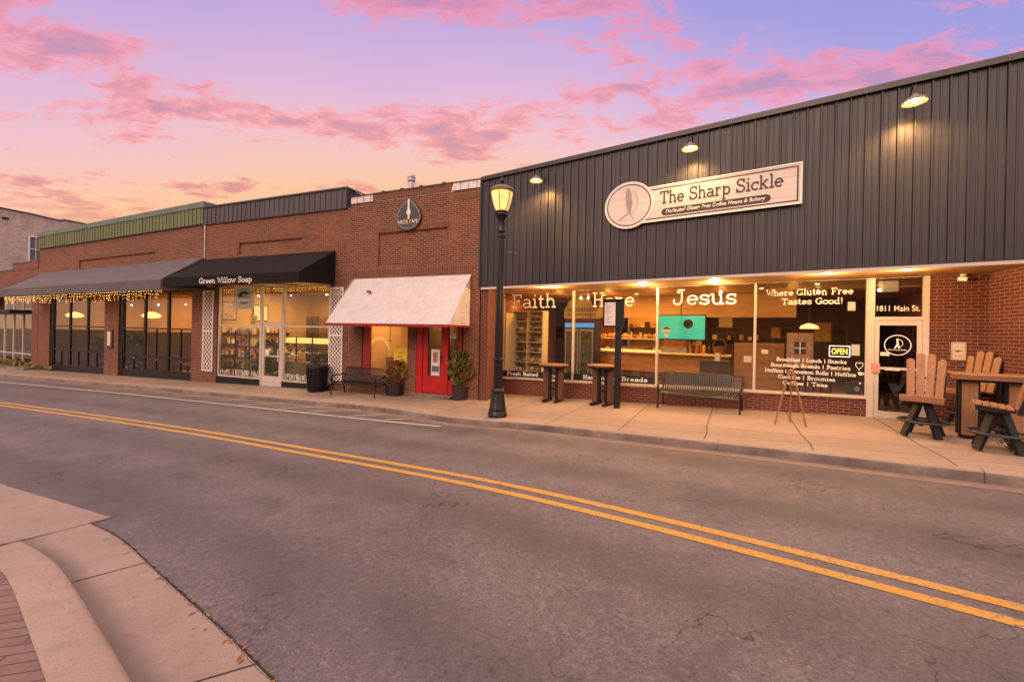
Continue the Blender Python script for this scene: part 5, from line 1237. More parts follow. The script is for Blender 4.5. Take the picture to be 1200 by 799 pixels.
for k_,(x,y,lab) in enumerate(((8.1,4.4,'dark cafe table left of pendant lamp behind menu window'),(9.2,5.6,'dark cafe table deep behind the glass door'))):
    P=empty('cafe_table',(*FC.w(x,y),-.05),FC.rz,lab,'table','cafe tables inside the coffee shop'); m=MB(); m.lathe([(.36,.72),(.38,.73),(.38,.75),(.36,.76)],(0,0,0),24); m.build('tabletop','brown_wood',P); m=MB(); m.lathe([(.24,0),(.22,.03),(.03,.05),(.03,.72)],(0,0,0),16); m.build('pedestal','black_metal',P)
    for sx in (-1,1):
        Q=empty('cafe_chair',(*FC.w(x+sx*.62,y),-.05),FC.rz+sx*PI/2*-1+PI,lab.replace('dark cafe table','dark cafe chair').replace('cafe chair','cafe chair on the '+('left' if sx<0 else 'right')+' of a table')[:105],'chair','cafe chairs inside the coffee shop')
        m=MB(); m.box(-.2,.2,-.2,.2,.44,.47); m.build('seat','brown_wood',Q); m=MB(); m.box(-.2,.2,.18,.21,.6,.9); m.build('backrest','brown_wood',Q)
        for lx_ in (-.18,.18):
            for ly_ in (-.18,.19): m=MB(); m.box(lx_-.018,lx_+.018,ly_-.018,ly_+.018,0,.439 if ly_<0 else .6); m.build('leg','black_metal',Q)
for k_,(x,y,e,s) in enumerate(((2.2,2.6,75,1.6),(4.2,3,45,1.4),(6.1,2.4,70,1.6))): lamp('ceiling_panel_light','AREA',(*FS.w(x,y),3.45),e*1.25,(1,.60,.22),None,s,(0,0,0))
# black awning
aw=empty('awning',(*FS.w(0,0),0),FS.rz,'black canvas awning with white shop lettering on its front edge','awning')
x0,x1,d=.15,7.5,1.6
def canvas(parent,mat,x0,x1,d,zw,zt,zb,sides=True,ribs=0):
    m=MB(); n=8; k=14
    for i in range(n+1):
        t=i/n; y=-.02-(d-.02)*t; 
        for j in range(k+1):
            u=j/k; sag=-.035*math.sin(PI*t)*(.6+.4*math.cos(2*PI*u*5)); m.v.append((x0+(x1-x0)*u,y,zw+(zt-zw)*t+sag))
    for i in range(n):
        for j in range(k): q=i*(k+1)+j; m.f.append((q,q+k+1,q+k+2,q+1))
    m.build('canopy',mat,parent,True)
    m=MB(); m.box(x0,x1,-d-.008,-d,zb,zt); m.build('valance',mat,parent)
    if sides:
        for sx in (x0-.004,x1+.001):
            m=MB(); m.add([(sx,-.02,zw),(sx,-.02,zb+.1),(sx,-d,zb),(sx,-d,zt),(sx+.003,-.02,zw),(sx+.003,-.02,zb+.1),(sx+.003,-d,zb),(sx+.003,-d,zt)],[(0,1,2,3),(7,6,5,4),(0,4,5,1),(1,5,6,2),(2,6,7,3),(3,7,4,0)]); m.build('side_panel',mat,parent)
    m=MB()
    for x in [x0+.05+(x1-x0-.1)*i/4 for i in range(5)]: m.tube([(x,-.02,zw-.06),(x,-d+.03,zt-.06)],.018,6); m.tube([(x,-.02,zb+.12),(x,-d+.03,zb+.03)],.015,6)
    m.tube([(x0,-d+.03,zb+.03),(x1,-d+.03,zb+.03)],.016,6); m.build('frame','black_metal',parent)
canvas(aw,'canvas_black',x0,x1,d,4.56,3.56,3.20)
m=MB(); slab_text(m,'Green Willow Soap',2.35,5.25,3.275,.20,-d-.009,.12,.002); m.build('lettering','letter_white',aw)

# ================================================================== GREEN-TOPPED BUILDING
Rg=FG.root('brick_hall','long brick building with green metal parapet and two black framed glass bays','building')
WG=16.95
BA=[(1.55,8.2),(9.65,16.12)]
m=MB(); wall(m,-.05,WG,-2,6.14,holes=[(a,b,-1.6,3.35) for a,b in BA],recess=[(5.2,13.0,4.6,5.15,.06)]); m.build('wall','brick_old',Rg)
m=MB(); m.box(5.0,13.2,-.008,-.001,5.16,5.36); m.box(.2,16.8,-.008,-.001,5.86,6.06); m.build('soldier_course','brick_soldier',Rg)
m=MB(); m.box(-.1,WG-.04,-.05,.25,6.14,6.84); x=-.1
while x<WG-.08: m.box(x,x+.03,-.075,-.0505,6.14,6.84); x+=.30
m.build('metal_parapet','green_steel',Rg)
m=MB(); m.prism([(-.14,6.841),(WG+.05,6.841),(WG+.05,7.10),(-.14,7.10)],-.09,-.06); m.box(-.14,WG+.05,-.059,.6,6.842,7.10); m.build('parapet_cap','green_cap',Rg)
m=MB(); m.box(-.08,WG-.04,-.06,-.03,6.1,6.139); m.box(11.9,11.94,-.078,-.076,6.14,6.84); m.build('flashing','black_paint',Rg)
m=MB(); m.box(-.05,WG,.61,14,6.0,6.1); m.build('roof','roof_tar',Rg)
m=MB(); m.box(-.05,0,.26,14,-2,6.0); m.box(-.05,WG,14,14.1,-2,6.0); m.build('side_wall','brick_old',Rg)
m=MB(); m.box(.05,WG-.1,6.6,6.7,-1.2,3.6); m.box(.05,.1,.3,6.6,-1.2,3.6); m.box(8.9,8.95,1.5,6.6,-1.2,3.6); m.box(WG-.1,WG-.05,.3,6.6,-1.2,3.6); m.build('interior_wall','plaster_warm',Rg)
m=MB(); m.box(.11,8.89,6.5,6.59,-1.19,1.25); m.box(8.96,WG-.11,6.5,6.59,-1.19,1.25); m.box(.101,.15,.35,6.49,-1.19,1.25); m.box(8.951,9.0,1.6,6.49,-1.19,1.25); m.build('low_reflection_lining','interior_dark',Rg)  # added dark lining standing in for dark reflections low in the bays
m=MB(); m.box(.1,WG-.1,.3,6.6,3.61,3.66); m.build('ceiling','plaster_warm',Rg); m=MB(); m.box(.1,WG-.1,.3,6.6,-1.25,-1.2); m.build('floor','floor_in',Rg)
for bi,(a,b) in enumerate(BA):
    zb=-1.28 if bi==0 else -1.0
    n=3; w=(b-a-.28)/n
    zb_=g(*FG.w((a+b)/2,0))-.02
    m=MB(); m.box(a+.001,a+.28,.06,.2,zb_-.5,3.35); m.build('pier','black_paint',Rg)
    for i in range(n):
        x0_=a+.281+i*w; x1_=x0_+w-.005; za=g(*FG.w((x0_+x1_)/2,0))-.05
        m=MB(); f=.085; y=.08
        m.box(x0_,x0_+f,y,y+.08,za,3.3); m.box(x1_-f,x1_,y,y+.08,za,3.3)
        for z0,z1 in ((za,za+.42),(.08,.17),(1.46,1.52),(3.2,3.3)): m.box(x0_+f+.001,x1_-f-.001,y,y+.08,z0,z1)
        mid=(x0_+x1_)/2
        m.box(mid-.02,mid+.02,y+.01,y+.07,za+.421,.079)
        if bi==1 and i>0: m.box(mid-.02,mid+.02,y+.01,y+.07,.171,1.459)
        wo=m.build('glass_door' if bi==1 else 'window','black_paint',Rg)
        m=MB()
        m.box(x0_+f+.001,x1_-f-.001,y+.04,y+.046,.171,1.459); m.box(x0_+f+.001,x1_-f-.001,y+.04,y+.046,1.521,3.199); m.box(x0_+f+.001,x1_-f-.001,y+.04,y+.046,za+.421,.079); m.build('pane','glass_dark',wo)
        if bi==1:
            m=MB(); m.box(mid+.03,mid+.2,y-.03,y-.001,-.02,.03); m.build('handle','steel_grey',wo)
pend=[]
for k_,(x,y,lab) in enumerate(((3.15,.55,'glowing yellow pendant lamp inside the farther black framed bay'),(11.55,.55,'glowing yellow pendant lamp inside the nearer black framed bay'))):
    if k_==0:
        P=empty('pendant_lamp'); m=MB(); m.lathe([(.05,.2),(.20,.16),(.36,.05),(.40,0),(.34,-.08),(.10,-.13)],(0,0,0),22); m.build('shade','pendant_glow',P,True); m=MB(); m.tube([(0,0,.2),(0,0,1.47)],.012,6); m.build('cord','black_metal',P); p0=P
    else: P=copy_tree(p0)
    P.location=(*FG.w(x,y),2.12); tag(P,lab,'lamp','pendant lamps in the glass bays')
for (x,e) in ((3.0,62),(6.5,55),(11.3,75),(14.8,75)): lamp('ceiling_panel_light','AREA',(*FG.w(x,4.2),3.55),e*2.1,(1,.48,.11),None,1.6,(0,0,FG.rz),None,2.5)
# simple things inside
def tabl(F,x,y,z,label,w=1.4):
    P=empty('dining_table',(*F.w(x,y),z),F.rz,label,'table','dining tables in the brick hall'); m=MB(); m.box(-w/2,w/2,-.4,.4,.72,.76); m.build('tabletop','brown_wood',P)
    for sx in (-1,1):
        for sy in (-1,1): m=MB(); m.box(sx*(w/2-.08)-.03,sx*(w/2-.08)+.03,sy*.33-.03,sy*.33+.03,0,.719); m.build('leg','black_metal',P)
for k_,(x,y,lab) in enumerate(((3.1,2.2,'dining table behind left pane of farther bay'),(6.3,2.4,'dining table behind right pane of farther bay'),(11.2,2.4,'dining table behind left pane of nearer bay'))): tabl(FG,x,y,-1.2,lab)
for k_,(x,y,lab) in enumerate(((4.9,1.6,'dark leafy plant inside middle of farther bay'),(7.4,1.7,'dark leafy plant inside right end of farther bay'))):
    P=empty('house_plant',(*FG.w(x,y),-1.2),FG.rz,lab,'plant'); m=MB(); m.lathe([(.25,0),(.3,.5),(.27,.5)],(0,0,0),14); m.build('pot','dark_grey_poly',P); leafy('foliage',1.7,.75,320,['leaf'],P,.34,60+k_,.6,.4)
# menu case on the middle pier
o=empty('menu_case',(*FG.w(0,0),0),FG.rz,'framed white menu case fixed on brick pier between two black bays','menu')
m=MB(); m.box(8.62,9.18,-.07,-.001,.42,1.36); m.build('frame','brown_wood',o); m=MB(); m.box(8.72,9.02,-.075,-.0705,.55,1.27); m.build('sheet','white_paint',o); m=MB()
for i in range(8): m.box(8.79,8.79+.16*((i*7%5)/5+.5),-.0775,-.0755,1.16-.075*i,1.18-.075*i)
m.build('printed_lines',plain('print_brown',(.3,.2,.16),.7),o)
# grey awning
aw=empty('awning',(*FG.w(0,0),0),FG.rz,'long faded grey ribbed awning over both black framed bays','awning')
canvas(aw,'canvas_grey',.3,17.0,1.6,4.66,3.52,3.10,True)
# icicle lights
def icicles(F,x0,x1,y,z,label,n,seed,zb=None,drop=.5,parts=True):
    P=empty('icicle_lights',(*F.w(0,0),0),F.rz,label,'string lights','fairy lights under the awnings'); rnd=random.Random(seed)
    m=MB(); m.tube([(x0+(x1-x0)*i/30,y,z+.02*math.sin(i*1.7)) for i in range(31)],.008,5); m.build('cable','black_metal',P)
    m=MB(); w=MB()
    x=x0
    while x<x1:
        L=rnd.uniform(.15,drop); w.box(x-.003,x+.003,y-.003,y+.003,z-L,z)
        k=max(2,int(L/.10))
        for j in range(k):
            zz=z-L*(j+.6)/k; r=.014; yy=y+rnd.uniform(-.02,.02); xx=x+rnd.uniform(-.015,.015)
            m.add([(xx-r,yy,zz),(xx+r,yy,zz),(xx,yy-r,zz),(xx,yy+r,zz),(xx,yy,zz-r*1.5),(xx,yy,zz+r*1.5)],[(0,2,5),(2,1,5),(1,3,5),(3,0,5),(2,0,4),(1,2,4),(3,1,4),(0,3,4)])
        x+=rnd.uniform(.09,.22)
    w.build('drop_wire','black_metal',P); o=m.build('bulb','bulb',P); o['kind']='stuff'
    return P
icicles(FG,.5,8.4,-1.5,3.12,'icicle string lights under left half of the long grey awning',0,3)
icicles(FG,8.7,16.9,-1.5,3.14,'icicle string lights under right half of the long grey awning',0,4)
for x in (2,4.6,7.2,10,12.6,15.4): lamp('string_glow','POINT',(*FG.w(x,-1.3),2.75),7,(1,.55,.18),None,.03)
o=icicles(FS,.9,7.3,.32,3.30,'short fairy lights along window top inside the soap shop',0,9,None,.22)
for x in (2,4,6): lamp('string_glow','POINT',(*FS.w(x,-.9),3.05),5,(1,.6,.22),None,.03)
# trellis panels
def trellis(x0,x1,z0,z1,label,sp=.16,w=.033):
    P=empty('trellis_panel',(*FS.w(0,0),0),FS.rz,label,'trellis','white trellis panels beside the soap windows')
    m=MB(); W_=x1-x0; H=z1-z0; y=-.03
    def clip(px,pz,dx,dz):
        ts=[]
        t0,t1=-99,99
        for p,d_,lo,hi in ((px,dx,x0,x1),(pz,dz,z0,z1)):
            a,b=(lo-p)/d_,(hi-p)/d_; a,b=min(a,b),max(a,b); t0=max(t0,a); t1=min(t1,b)
        return (t0,t1) if t1-t0>.03 else None
    c=-W_-H
    k=0
    while c<W_+H:
        for s,yy in ((1,y),(-1,y-.008)):
            px=x0+c; pz=z0 if s>0 else z1
            r=clip(px,pz,1,s)
            if r: a,b=r; m.beam((px+a,yy,pz+s*a),(px+b,yy,pz+s*b),w,.007,(0,1,0))
        c+=sp
    m.build('lattice','white_paint',P)
    m=MB(); f=.04
    m.box(x0-f,x0,y-.02,y+.02,z0-f,z1+f); m.box(x1,x1+f,y-.02,y+.02,z0-f,z1+f); m.box(x0,x1,y-.02,y+.02,z0-f,z0); m.box(x0,x1,y-.02,y+.02,z1,z1+f); m.box(x0,x1,y-.021,y+.021,(z0+z1)/2-.03,(z0+z1)/2+.03); m.build('frame','white_paint',P)
trellis(.10,.70,-.25,3.15,'white diagonal trellis panel left of the soap shop window',.2,.036)
trellis(7.33,7.90,-.32,3.15,'white diagonal trellis panel right of soap window beside the bin')

# ================================================================== FAR LEFT: small corner shop and tall painted building
FH=Facade((-28.913-9*.9054,25.5245+9*.4245),(.90544,-.42448))
Rh=FH.root('corner_shop','low brick shop with white framed glass front and small dark canopy','building')
WH=8.9
m=MB(); wall(m,0,WH,-2.4,5.0,holes=[(.4,8.0,-1.35,3.3)]); m.build('wall','brick_old',Rh)
m=MB(); m.box(5.0,WH,-.03,.25,5.001,5.40); m.box(7.6,WH,-.05,.25,5.401,5.52); m.build('stepped_parapet','brick_old',Rh)
m=MB(); m.box(0,4.95,-.04,.28,5.001,5.06); m.box(4.96,7.55,-.06,.28,5.4005,5.44); m.build('coping','charcoal_trim',Rh)
m=MB(); m.box(0,WH,.27,10,4.3,4.4); m.build('roof','roof_tar',Rh); m=MB(); m.box(0,.05,.26,10,-2.4,4.3); m.box(0,WH,10,10.1,-2.4,4.3); m.build('side_wall','brick_old',Rh)
m=MB(); m.box(.1,WH-.1,4.2,4.3,-1.5,3.5); m.build('interior_wall','plaster_warm',Rh); m=MB(); m.box(.1,WH-.1,.3,4.2,-1.5,-1.45); m.build('floor','floor_in',Rh); m=MB(); m.box(.1,WH-.1,.3,4.2,3.5,3.55); m.build('ceiling','plaster',Rh)
for i in range(5):
    a=.42+1.512*i; glazed(Rh,a,a+1.505,-1.34,2.2,-.35,'white_metal',.06,.06)
for i in range(3):
    a=3.44+1.512*i; glazed(Rh,a,a+1.505,2.45,3.29,None,'zinc',.04,.06,'glass_dark','transom')
m=MB(); m.box(.1,7.9,-.9,.05,2.21,2.42); m.build('canopy','black_paint',Rh)
for i in range(9):
    pass
m=MB(); m.box(.2,WH,-.55,-.02,-1.9,-1.12); m.build('planter_wall','kerb',Rh)
P=tag(leafy('ground_cover',.28,1,700,['grass','leaf_yellow'],None,.16,77,.9,0)[0],None); 
for o_ in [o for o in bpy.data.objects if o.name.startswith('ground_cover')]:
    o_.scale=(4.2,.24,1); o_.location=(*FH.w(4.6,-.3),-1.12); o_.rotation_euler=(0,0,FH.rz); o_['kind']='stuff'
lamp('ceiling_panel_light','AREA',(*FH.w(4.5,2.2),3.4),80,(1,.72,.42),None,3,(0,0,0))
o=empty('clothes_rail',(*FH.w(0,0),-1.45),FH.rz,'rail of pale garments inside the far corner shop window','rail'); m=MB(); m.tube([(4.4,1.6,0),(4.4,1.6,1.6),(7.4,1.6,1.6),(7.4,1.6,0)],.03,6); m.build('frame','steel_grey',o)
m=MB()
for i in range(14): x=4.6+.19*i; m.prism([(x,.5),(x+.14,.5),(x+.12,1.5),(x+.02,1.5)],1.45,1.75)
m.build('garments','cream',o)
FT=Facade(FH.w(0,0),(.42448,.90544))   # its long side wall runs back from the street
Rt=FT.root('tall_painted_building','tall pale painted brick building with one white sash window in its side','building')
m=MB()
top=[(0,9.80),(2.3,9.74),(3.0,9.66),(3.8,9.62),(3.83,9.74),(5.6,9.70),(12,9.6),(30,9.3)]
TW=[(2.04,2.80,6.15,8.12)]
wall(m,-.02,30,-2.5,8.9,holes=TW,th=.18)
m.prism([(-.02,8.9),(30,8.9)]+[(x,z) for x,z in reversed(top)],0,.3); m.build('wall','brick_pale',Rt)
m=MB(); 
for (a,za),(b,zb) in zip(top,top[1:]):
    if b-a>.2: m.beam((a,.12,za+.03),(b,.12,zb+.03),.42,.06)
m.build('coping','dark_red' if False else 'charcoal_trim',Rt)
m=MB(); m.box(0,30,.31,.4,-2.5,8.8); m.box(-.02,.2,.4,14,-2.5,9.6); m.box(0,30,14,14.2,-2.5,9.6); m.build('other_wall','brick_pale',Rt); m=MB(); m.box(0,30,.4,14,8.5,8.6); m.build('roof','roof_tar',Rt)
m=MB(); m.box(.72,1.05,-.02,.05,9.02,9.18); m.build('vent_opening','black_paint',Rt)
a,b,c,d=TW[0]
m=MB(); m.box(a-.02,a+.07,-.06,.1,c,d); m.box(b-.07,b+.02,-.06,.1,c,d); m.box(a+.071,b-.071,-.06,.1,c,c+.08); m.box(a+.071,b-.071,-.06,.1,d-.08,d); m.box(a+.071,b-.071,-.05,.1,(c+d)/2-.025,(c+d)/2+.025); m.box((a+b)/2-.014,(a+b)/2+.014,-.04,.08,c+.081,(c+d)/2-.026); m.box((a+b)/2-.014,(a+b)/2+.014,-.04,.08,(c+d)/2+.026,d-.081); wo=m.build('window','white_paint',Rt)
m=MB(); m.box(a+.06,b-.06,.04,.05,c+.07,d-.07); m.build('pane',plain('grey_pane',(.10,.12,.13),.1),wo)

# ================================================================== STREET FURNITURE
# street lamp
X,Y=-.32,10.37
L=empty('street_lamp',(X,Y,g(X,Y)),0,'black fluted street lamp post with glowing amber lantern by the kerb','street lamp')
m=MB(); m.lathe([(.235,0),(.235,.10),(.22,.12),(.21,.16),(.215,.18),(.20,.22),(.175,.40),(.15,.52),(.145,.56),(.165,.58),(.165,.63),(.145,.65),(.13,.68)],(0,0,0),24); m.build('base','black_metal',L,True)
m=MB(); n=16; prof=[]
for z,r in ((.68,.105),(2.0,.092),(3.4,.078),(4.35,.070)):
    prof.append([( (r*(1+(.07 if k%2 else -.05)))*math.cos(2*PI*k/32),(r*(1+(.07 if k%2 else -.05)))*math.sin(2*PI*k/32),z) for k in range(32)])
for i,p in enumerate(prof): m.v+=p
for i in range(3):
    for k in range(32): m.f.append((i*32+k,i*32+(k+1)%32,(i+1)*32+(k+1)%32,(i+1)*32+k))
m.build('post','black_metal',L,True)
m=MB()
for z,r in ((1.35,.125),(4.30,.10)): m=MB(); m.lathe([(r*.8,z-.05),(r,z-.03),(r,z+.03),(r*.8,z+.05)],(0,0,0),20); m.build('collar','black_metal',L,True)
m=MB()
m.lathe([(.07,4.352),(.10,4.40),(.085,4.45),(.075,4.65),(.11,4.72),(.14,4.76),(.15,4.80),(.12,4.85)],(0,0,0),20); m.build('capital','black_metal',L,True)
def lantern_mat():
    m,nt,b=nodes('lantern_glass'); v=objco(nt); s=N(nt,'ShaderNodeSeparateXYZ'); lk(nt,v,s.inputs[0])
    d=math_(nt,'ABSOLUTE',math_(nt,'SUBTRACT',s.outputs[2],5.06)); f=ramp_val(nt,d,0,.34,1,0); f=math_(nt,'MULTIPLY',f,f)
    b.inputs['Base Color'].default_value=(.75,.55,.32,1); b.inputs['Roughness'].default_value=.35
    b.inputs['Emission Color'].default_value=(1,.50,.13,1); lk(nt,ramp_val(nt,noise(nt,v,7,2),.3,.7,.42,.8),b.inputs['Emission Strength']); return m
M['lantern']=lantern_mat()
m=MB(); m.lathe([(.13,4.86),(.17,4.92),(.225,5.08),(.265,5.26),(.272,5.32)],(0,0,0),24); m.build('lantern','lantern',L,True)
m=MB(); m.lathe([(.135,4.835),(.15,4.85),(.15,4.88),(.13,4.89)],(0,0,0),24)
for k in range(6):
    a=2*PI*k/6+.3; m.tube([(r*math.cos(a),r*math.sin(a),z) for r,z in ((.14,4.87),(.178,4.92),(.233,5.08),(.273,5.26),(.28,5.32))],.010,6)
m.build('lantern_rib','black_metal',L,True)
m=MB(); m.lathe([(.275,5.32),(.305,5.33),(.31,5.36),(.28,5.41),(.20,5.46),(.11,5.49),(.06,5.50)],(0,0,0),24); m.build('lantern_cap',steel('bronze_cap',(.16,.10,.05),.4),L,True)
m=MB(); m.lathe([(.06,5.50),(.03,5.53),(.05,5.58),(.055,5.61),(.03,5.65),(.012,5.70),(.004,5.74)],(0,0,0),14); m.build('finial','black_metal',L,True)
L.scale=(1,1,1.042)
for z in (3.95,2.85):
    m=MB(); m.tube([(.06,0,z),(.25,.02,z-.05),(.42,.03,z-.10)],[.014,.012,.010],6); m.build('banner_arm','black_metal',L)
lamp('street_lamp_light','POINT',(X,Y,g(X,Y)+5.32),75,(1,.55,.2),None,.34)

# benches
def make_bench():
    B=empty('slat_bench')
    Lh=.93
    seat=[(-.36,.36),(-.37,.40),(-.33,.435),(-.25,.44),(-.10,.425),(.05,.42),(.13,.43)]
    back=[(.155,.44),(.20,.50),(.235,.62),(.265,.76),(.29,.86),(.315,.885)]
    def straps(prof):
        m=MB(); n=33; th=.006
        for i in range(n):
            xc=-Lh+.04+(2*Lh-.08)*i/(n-1); w=.027
            vs=[];fs=[]
            for j,(y,z) in enumerate(prof):
                a=prof[max(j-1,0)];b=prof[min(j+1,len(prof)-1)]; t=Vector((b[0]-a[0],b[1]-a[1])).normalized(); nn=(-t.y*th,t.x*th)
                for (x,o) in ((xc-w/2,0),(xc+w/2,0),(xc+w/2,1),(xc-w/2,1)): vs.append((x,y+nn[0]*o,z+nn[1]*o))
            for j in range(len(prof)-1):
                for q in range(4): fs.append((j*4+q,j*4+(q+1)%4,j*4+4+(q+1)%4,j*4+4+q))
            m.add(vs,fs)
        return m
    straps(seat).build('seat','black_metal',B); straps(back).build('backrest','black_metal',B)
    m=MB(); m.tube([(-Lh,-.365,.385),(Lh,-.365,.385)],.018,8); m.tube([(-Lh,.143,.425),(Lh,.143,.425)],.016,8); m.tube([(-Lh,.318,.895),(Lh,.318,.895)],.02,8); m.tube([(-Lh,-.15,.40),(Lh,-.15,.40)],.012,8); m.build('rail','black_metal',B)
    for s in (-1,1):
        m=MB(); x=s*(Lh+.02)
        m.tube([(x,-.40,0.02),(x,-.39,.12),(x,-.355,.26),(x,-.36,.40),(x,-.37,.52),(x,-.36,.60)],[.024,.022,.021,.024,.021,.02],8); m.lathe([(.04,0),(.04,.02),(.02,.04)],(x,-.40,0),12)
        m.build('front_leg','black_metal',B)
        m=MB(); m.tube([(x,.24,.02),(x,.20,.16),(x,.15,.32),(x,.15,.43),(x,.22,.60),(x,.28,.80),(x,.325,.91)],[.024,.022,.021,.024,.021,.02,.018],8); m.lathe([(.04,0),(.04,.02),(.02,.04)],(x,.24,0),12); m.build('rear_leg','black_metal',B)
        m=MB(); m.tube([(x,-.37,.41),(x,-.15,.385),(x,.15,.41)],.022,8); m.build('side_rail','black_metal',B)
        m=MB(); pts=[(x,.24,.66),(x,.05,.655),(x,-.15,.65),(x,-.33,.63),(x,-.41,.60),(x,-.435,.55),(x,-.41,.51),(x,-.375,.53),(x,-.385,.56)]; m.tube(pts,[.02,.022,.024,.024,.022,.02,.018,.016,.014],8); m.build('armrest','black_metal',B)
    return B
b1=make_bench(); tag(b1,'black metal slat bench in front of the third big window','bench','black metal benches'); lx,ly=FC.loc((3.92+5.44)/2,(11.05+9.95)/2); FC.place(b1,lx,ly+.36)
b2=copy_tree(b1); tag(b2,'black metal slat bench under red framed window beside the trellis','bench','black metal benches'); lx,ly=FR.loc((-6.03-4.12)/2,(15.12+14.2)/2); FR.place(b2,lx,-.47)
# bin
X,Y=FS.w(7.15,-.42)
T=empty('litter_bin',(X,Y,g(X,Y)),FS.rz,'black slatted litter bin with bag rim beside the soap window','bin')
m=MB(); m.lathe([(.30,.02),(.31,.05),(.355,.80),(.36,.84),(.33,.85),(.32,.80)],(0,0,0),28); m.build('body','black_poly',T,True)
m=MB()
for k in range(26):
    a=2*PI*k/26; m.beam((.318*math.cos(a),.318*math.sin(a),.04),(.372*math.cos(a),.372*math.sin(a),.82),.035,.014,(math.cos(a),math.sin(a),0))
m.build('slat','black_metal',T)
m=MB(); m.lathe([(.36,.84),(.385,.85),(.39,.89),(.37,.93),(.31,.95),(.30,.90)],(0,0,0),28); m.build('rim','black_poly',T,True)
m=MB(); rr=random.Random(2)
for k in range(22): a=2*PI*k/22; m.blob((.33*math.cos(a),.33*math.sin(a),.95),.045,(1,1,.6+rr.random()*.7),6,k)
m.build('bag_edge','black_vinyl',T)
# bistro tables at the windows
def make_bistro():
    B=empty('bistro_table')
    m=MB(); pts=[(.46*math.cos(2*PI*k/32),.40*math.sin(2*PI*k/32)) for k in range(32)]; m.slab(pts,1.09,1.14); m.build('tabletop','wood_top',B,False,.008)
    m=MB(); pts=[(.40*math.cos(2*PI*k/32),.34*math.sin(2*PI*k/32)) for k in range(32)]; m.slab(pts,1.04,1.089); m.build('apron','black_poly',B)
    for s in (-1,1):
        m=MB(); m.box(s*.235-.085,s*.235+.085,-.03,.03,.07,1.04); m.build('leg_board','brown_wood',B)
        m=MB(); e=s*.235-s*.125; m.box(e-.035,e+.035,-.06,.06,.06,1.04); m.build('leg','black_poly',B)
        m=MB(); m.beam((s*.19,-.33,.035),(s*.19,.33,.035),.09,.07); m.build('foot','black_poly',B)
    m=MB(); m.box(-.075,.075,-.025,.025,.36,.43); m.build('stretcher','black_poly',B)
    return B
t1=make_bistro(); tag(t1,'tall bistro table with wooden top below the first big window','table','tall bistro tables at the windows'); lx,ly=FC.loc(1.28,12.68); FC.place(t1,lx-.02,ly+.05,.12)
t2=copy_tree(t1); tag(t2,'tall bistro table half hidden behind the black menu post','table','tall bistro tables at the windows'); lx,ly=FC.loc(2.6,11.75); FC.place(t2,lx-.08,ly+.15,-.1)
# menu post
X,Y=2.88,11.32
P=empty('menu_post',(X,Y,g(X,Y)),FC.rz,'tall black post carrying a framed white menu in front of second window','menu post')
m=MB(); m.box(-.075,.075,-.06,.06,0,2.93); m.build('post','black_poly',P,False,.006)
m=MB(); m.box(-.40,.18,-.12,-.072,2.18,2.90); m.box(-.42,.20,-.14,-.06,2.901,2.94); fr2=m.build('frame','black_poly',P)
m=MB(); m.box(-.35,-.05,-.128,-.1205,2.23,2.85); sh_=m.build('menu_sheet','white_paint',fr2)
m=MB()
for i in range(13): m.box(-.32,-.32+.20*((i*5%7)/9+.35),-.1305,-.1285,2.80-.043*i,2.812-.043*i)
m.build('printed_lines',plain('print_grey',(.30,.28,.27),.7),sh_)
# easel
E_=empty('easel'); lx,ly=FC.loc(5.80,8.66); FC.place(E_,lx,ly); tag(E_,'bare wooden folding easel standing in front of the menu window','easel')
for s in (-1,1): m=MB(); m.beam((s*.27,-.10,0),(s*.03,.06,1.14),.032,.02); m.build('front_leg','easel_wood',E_)
m=MB(); m.beam((0,.42,0),(0,.09,1.10),.03,.02); m.build('rear_leg','easel_wood',E_)
m=MB(); m.beam((-.05,.045,1.06),(.05,.045,1.06),.04,.016); m.build('crossbar','easel_wood',E_)
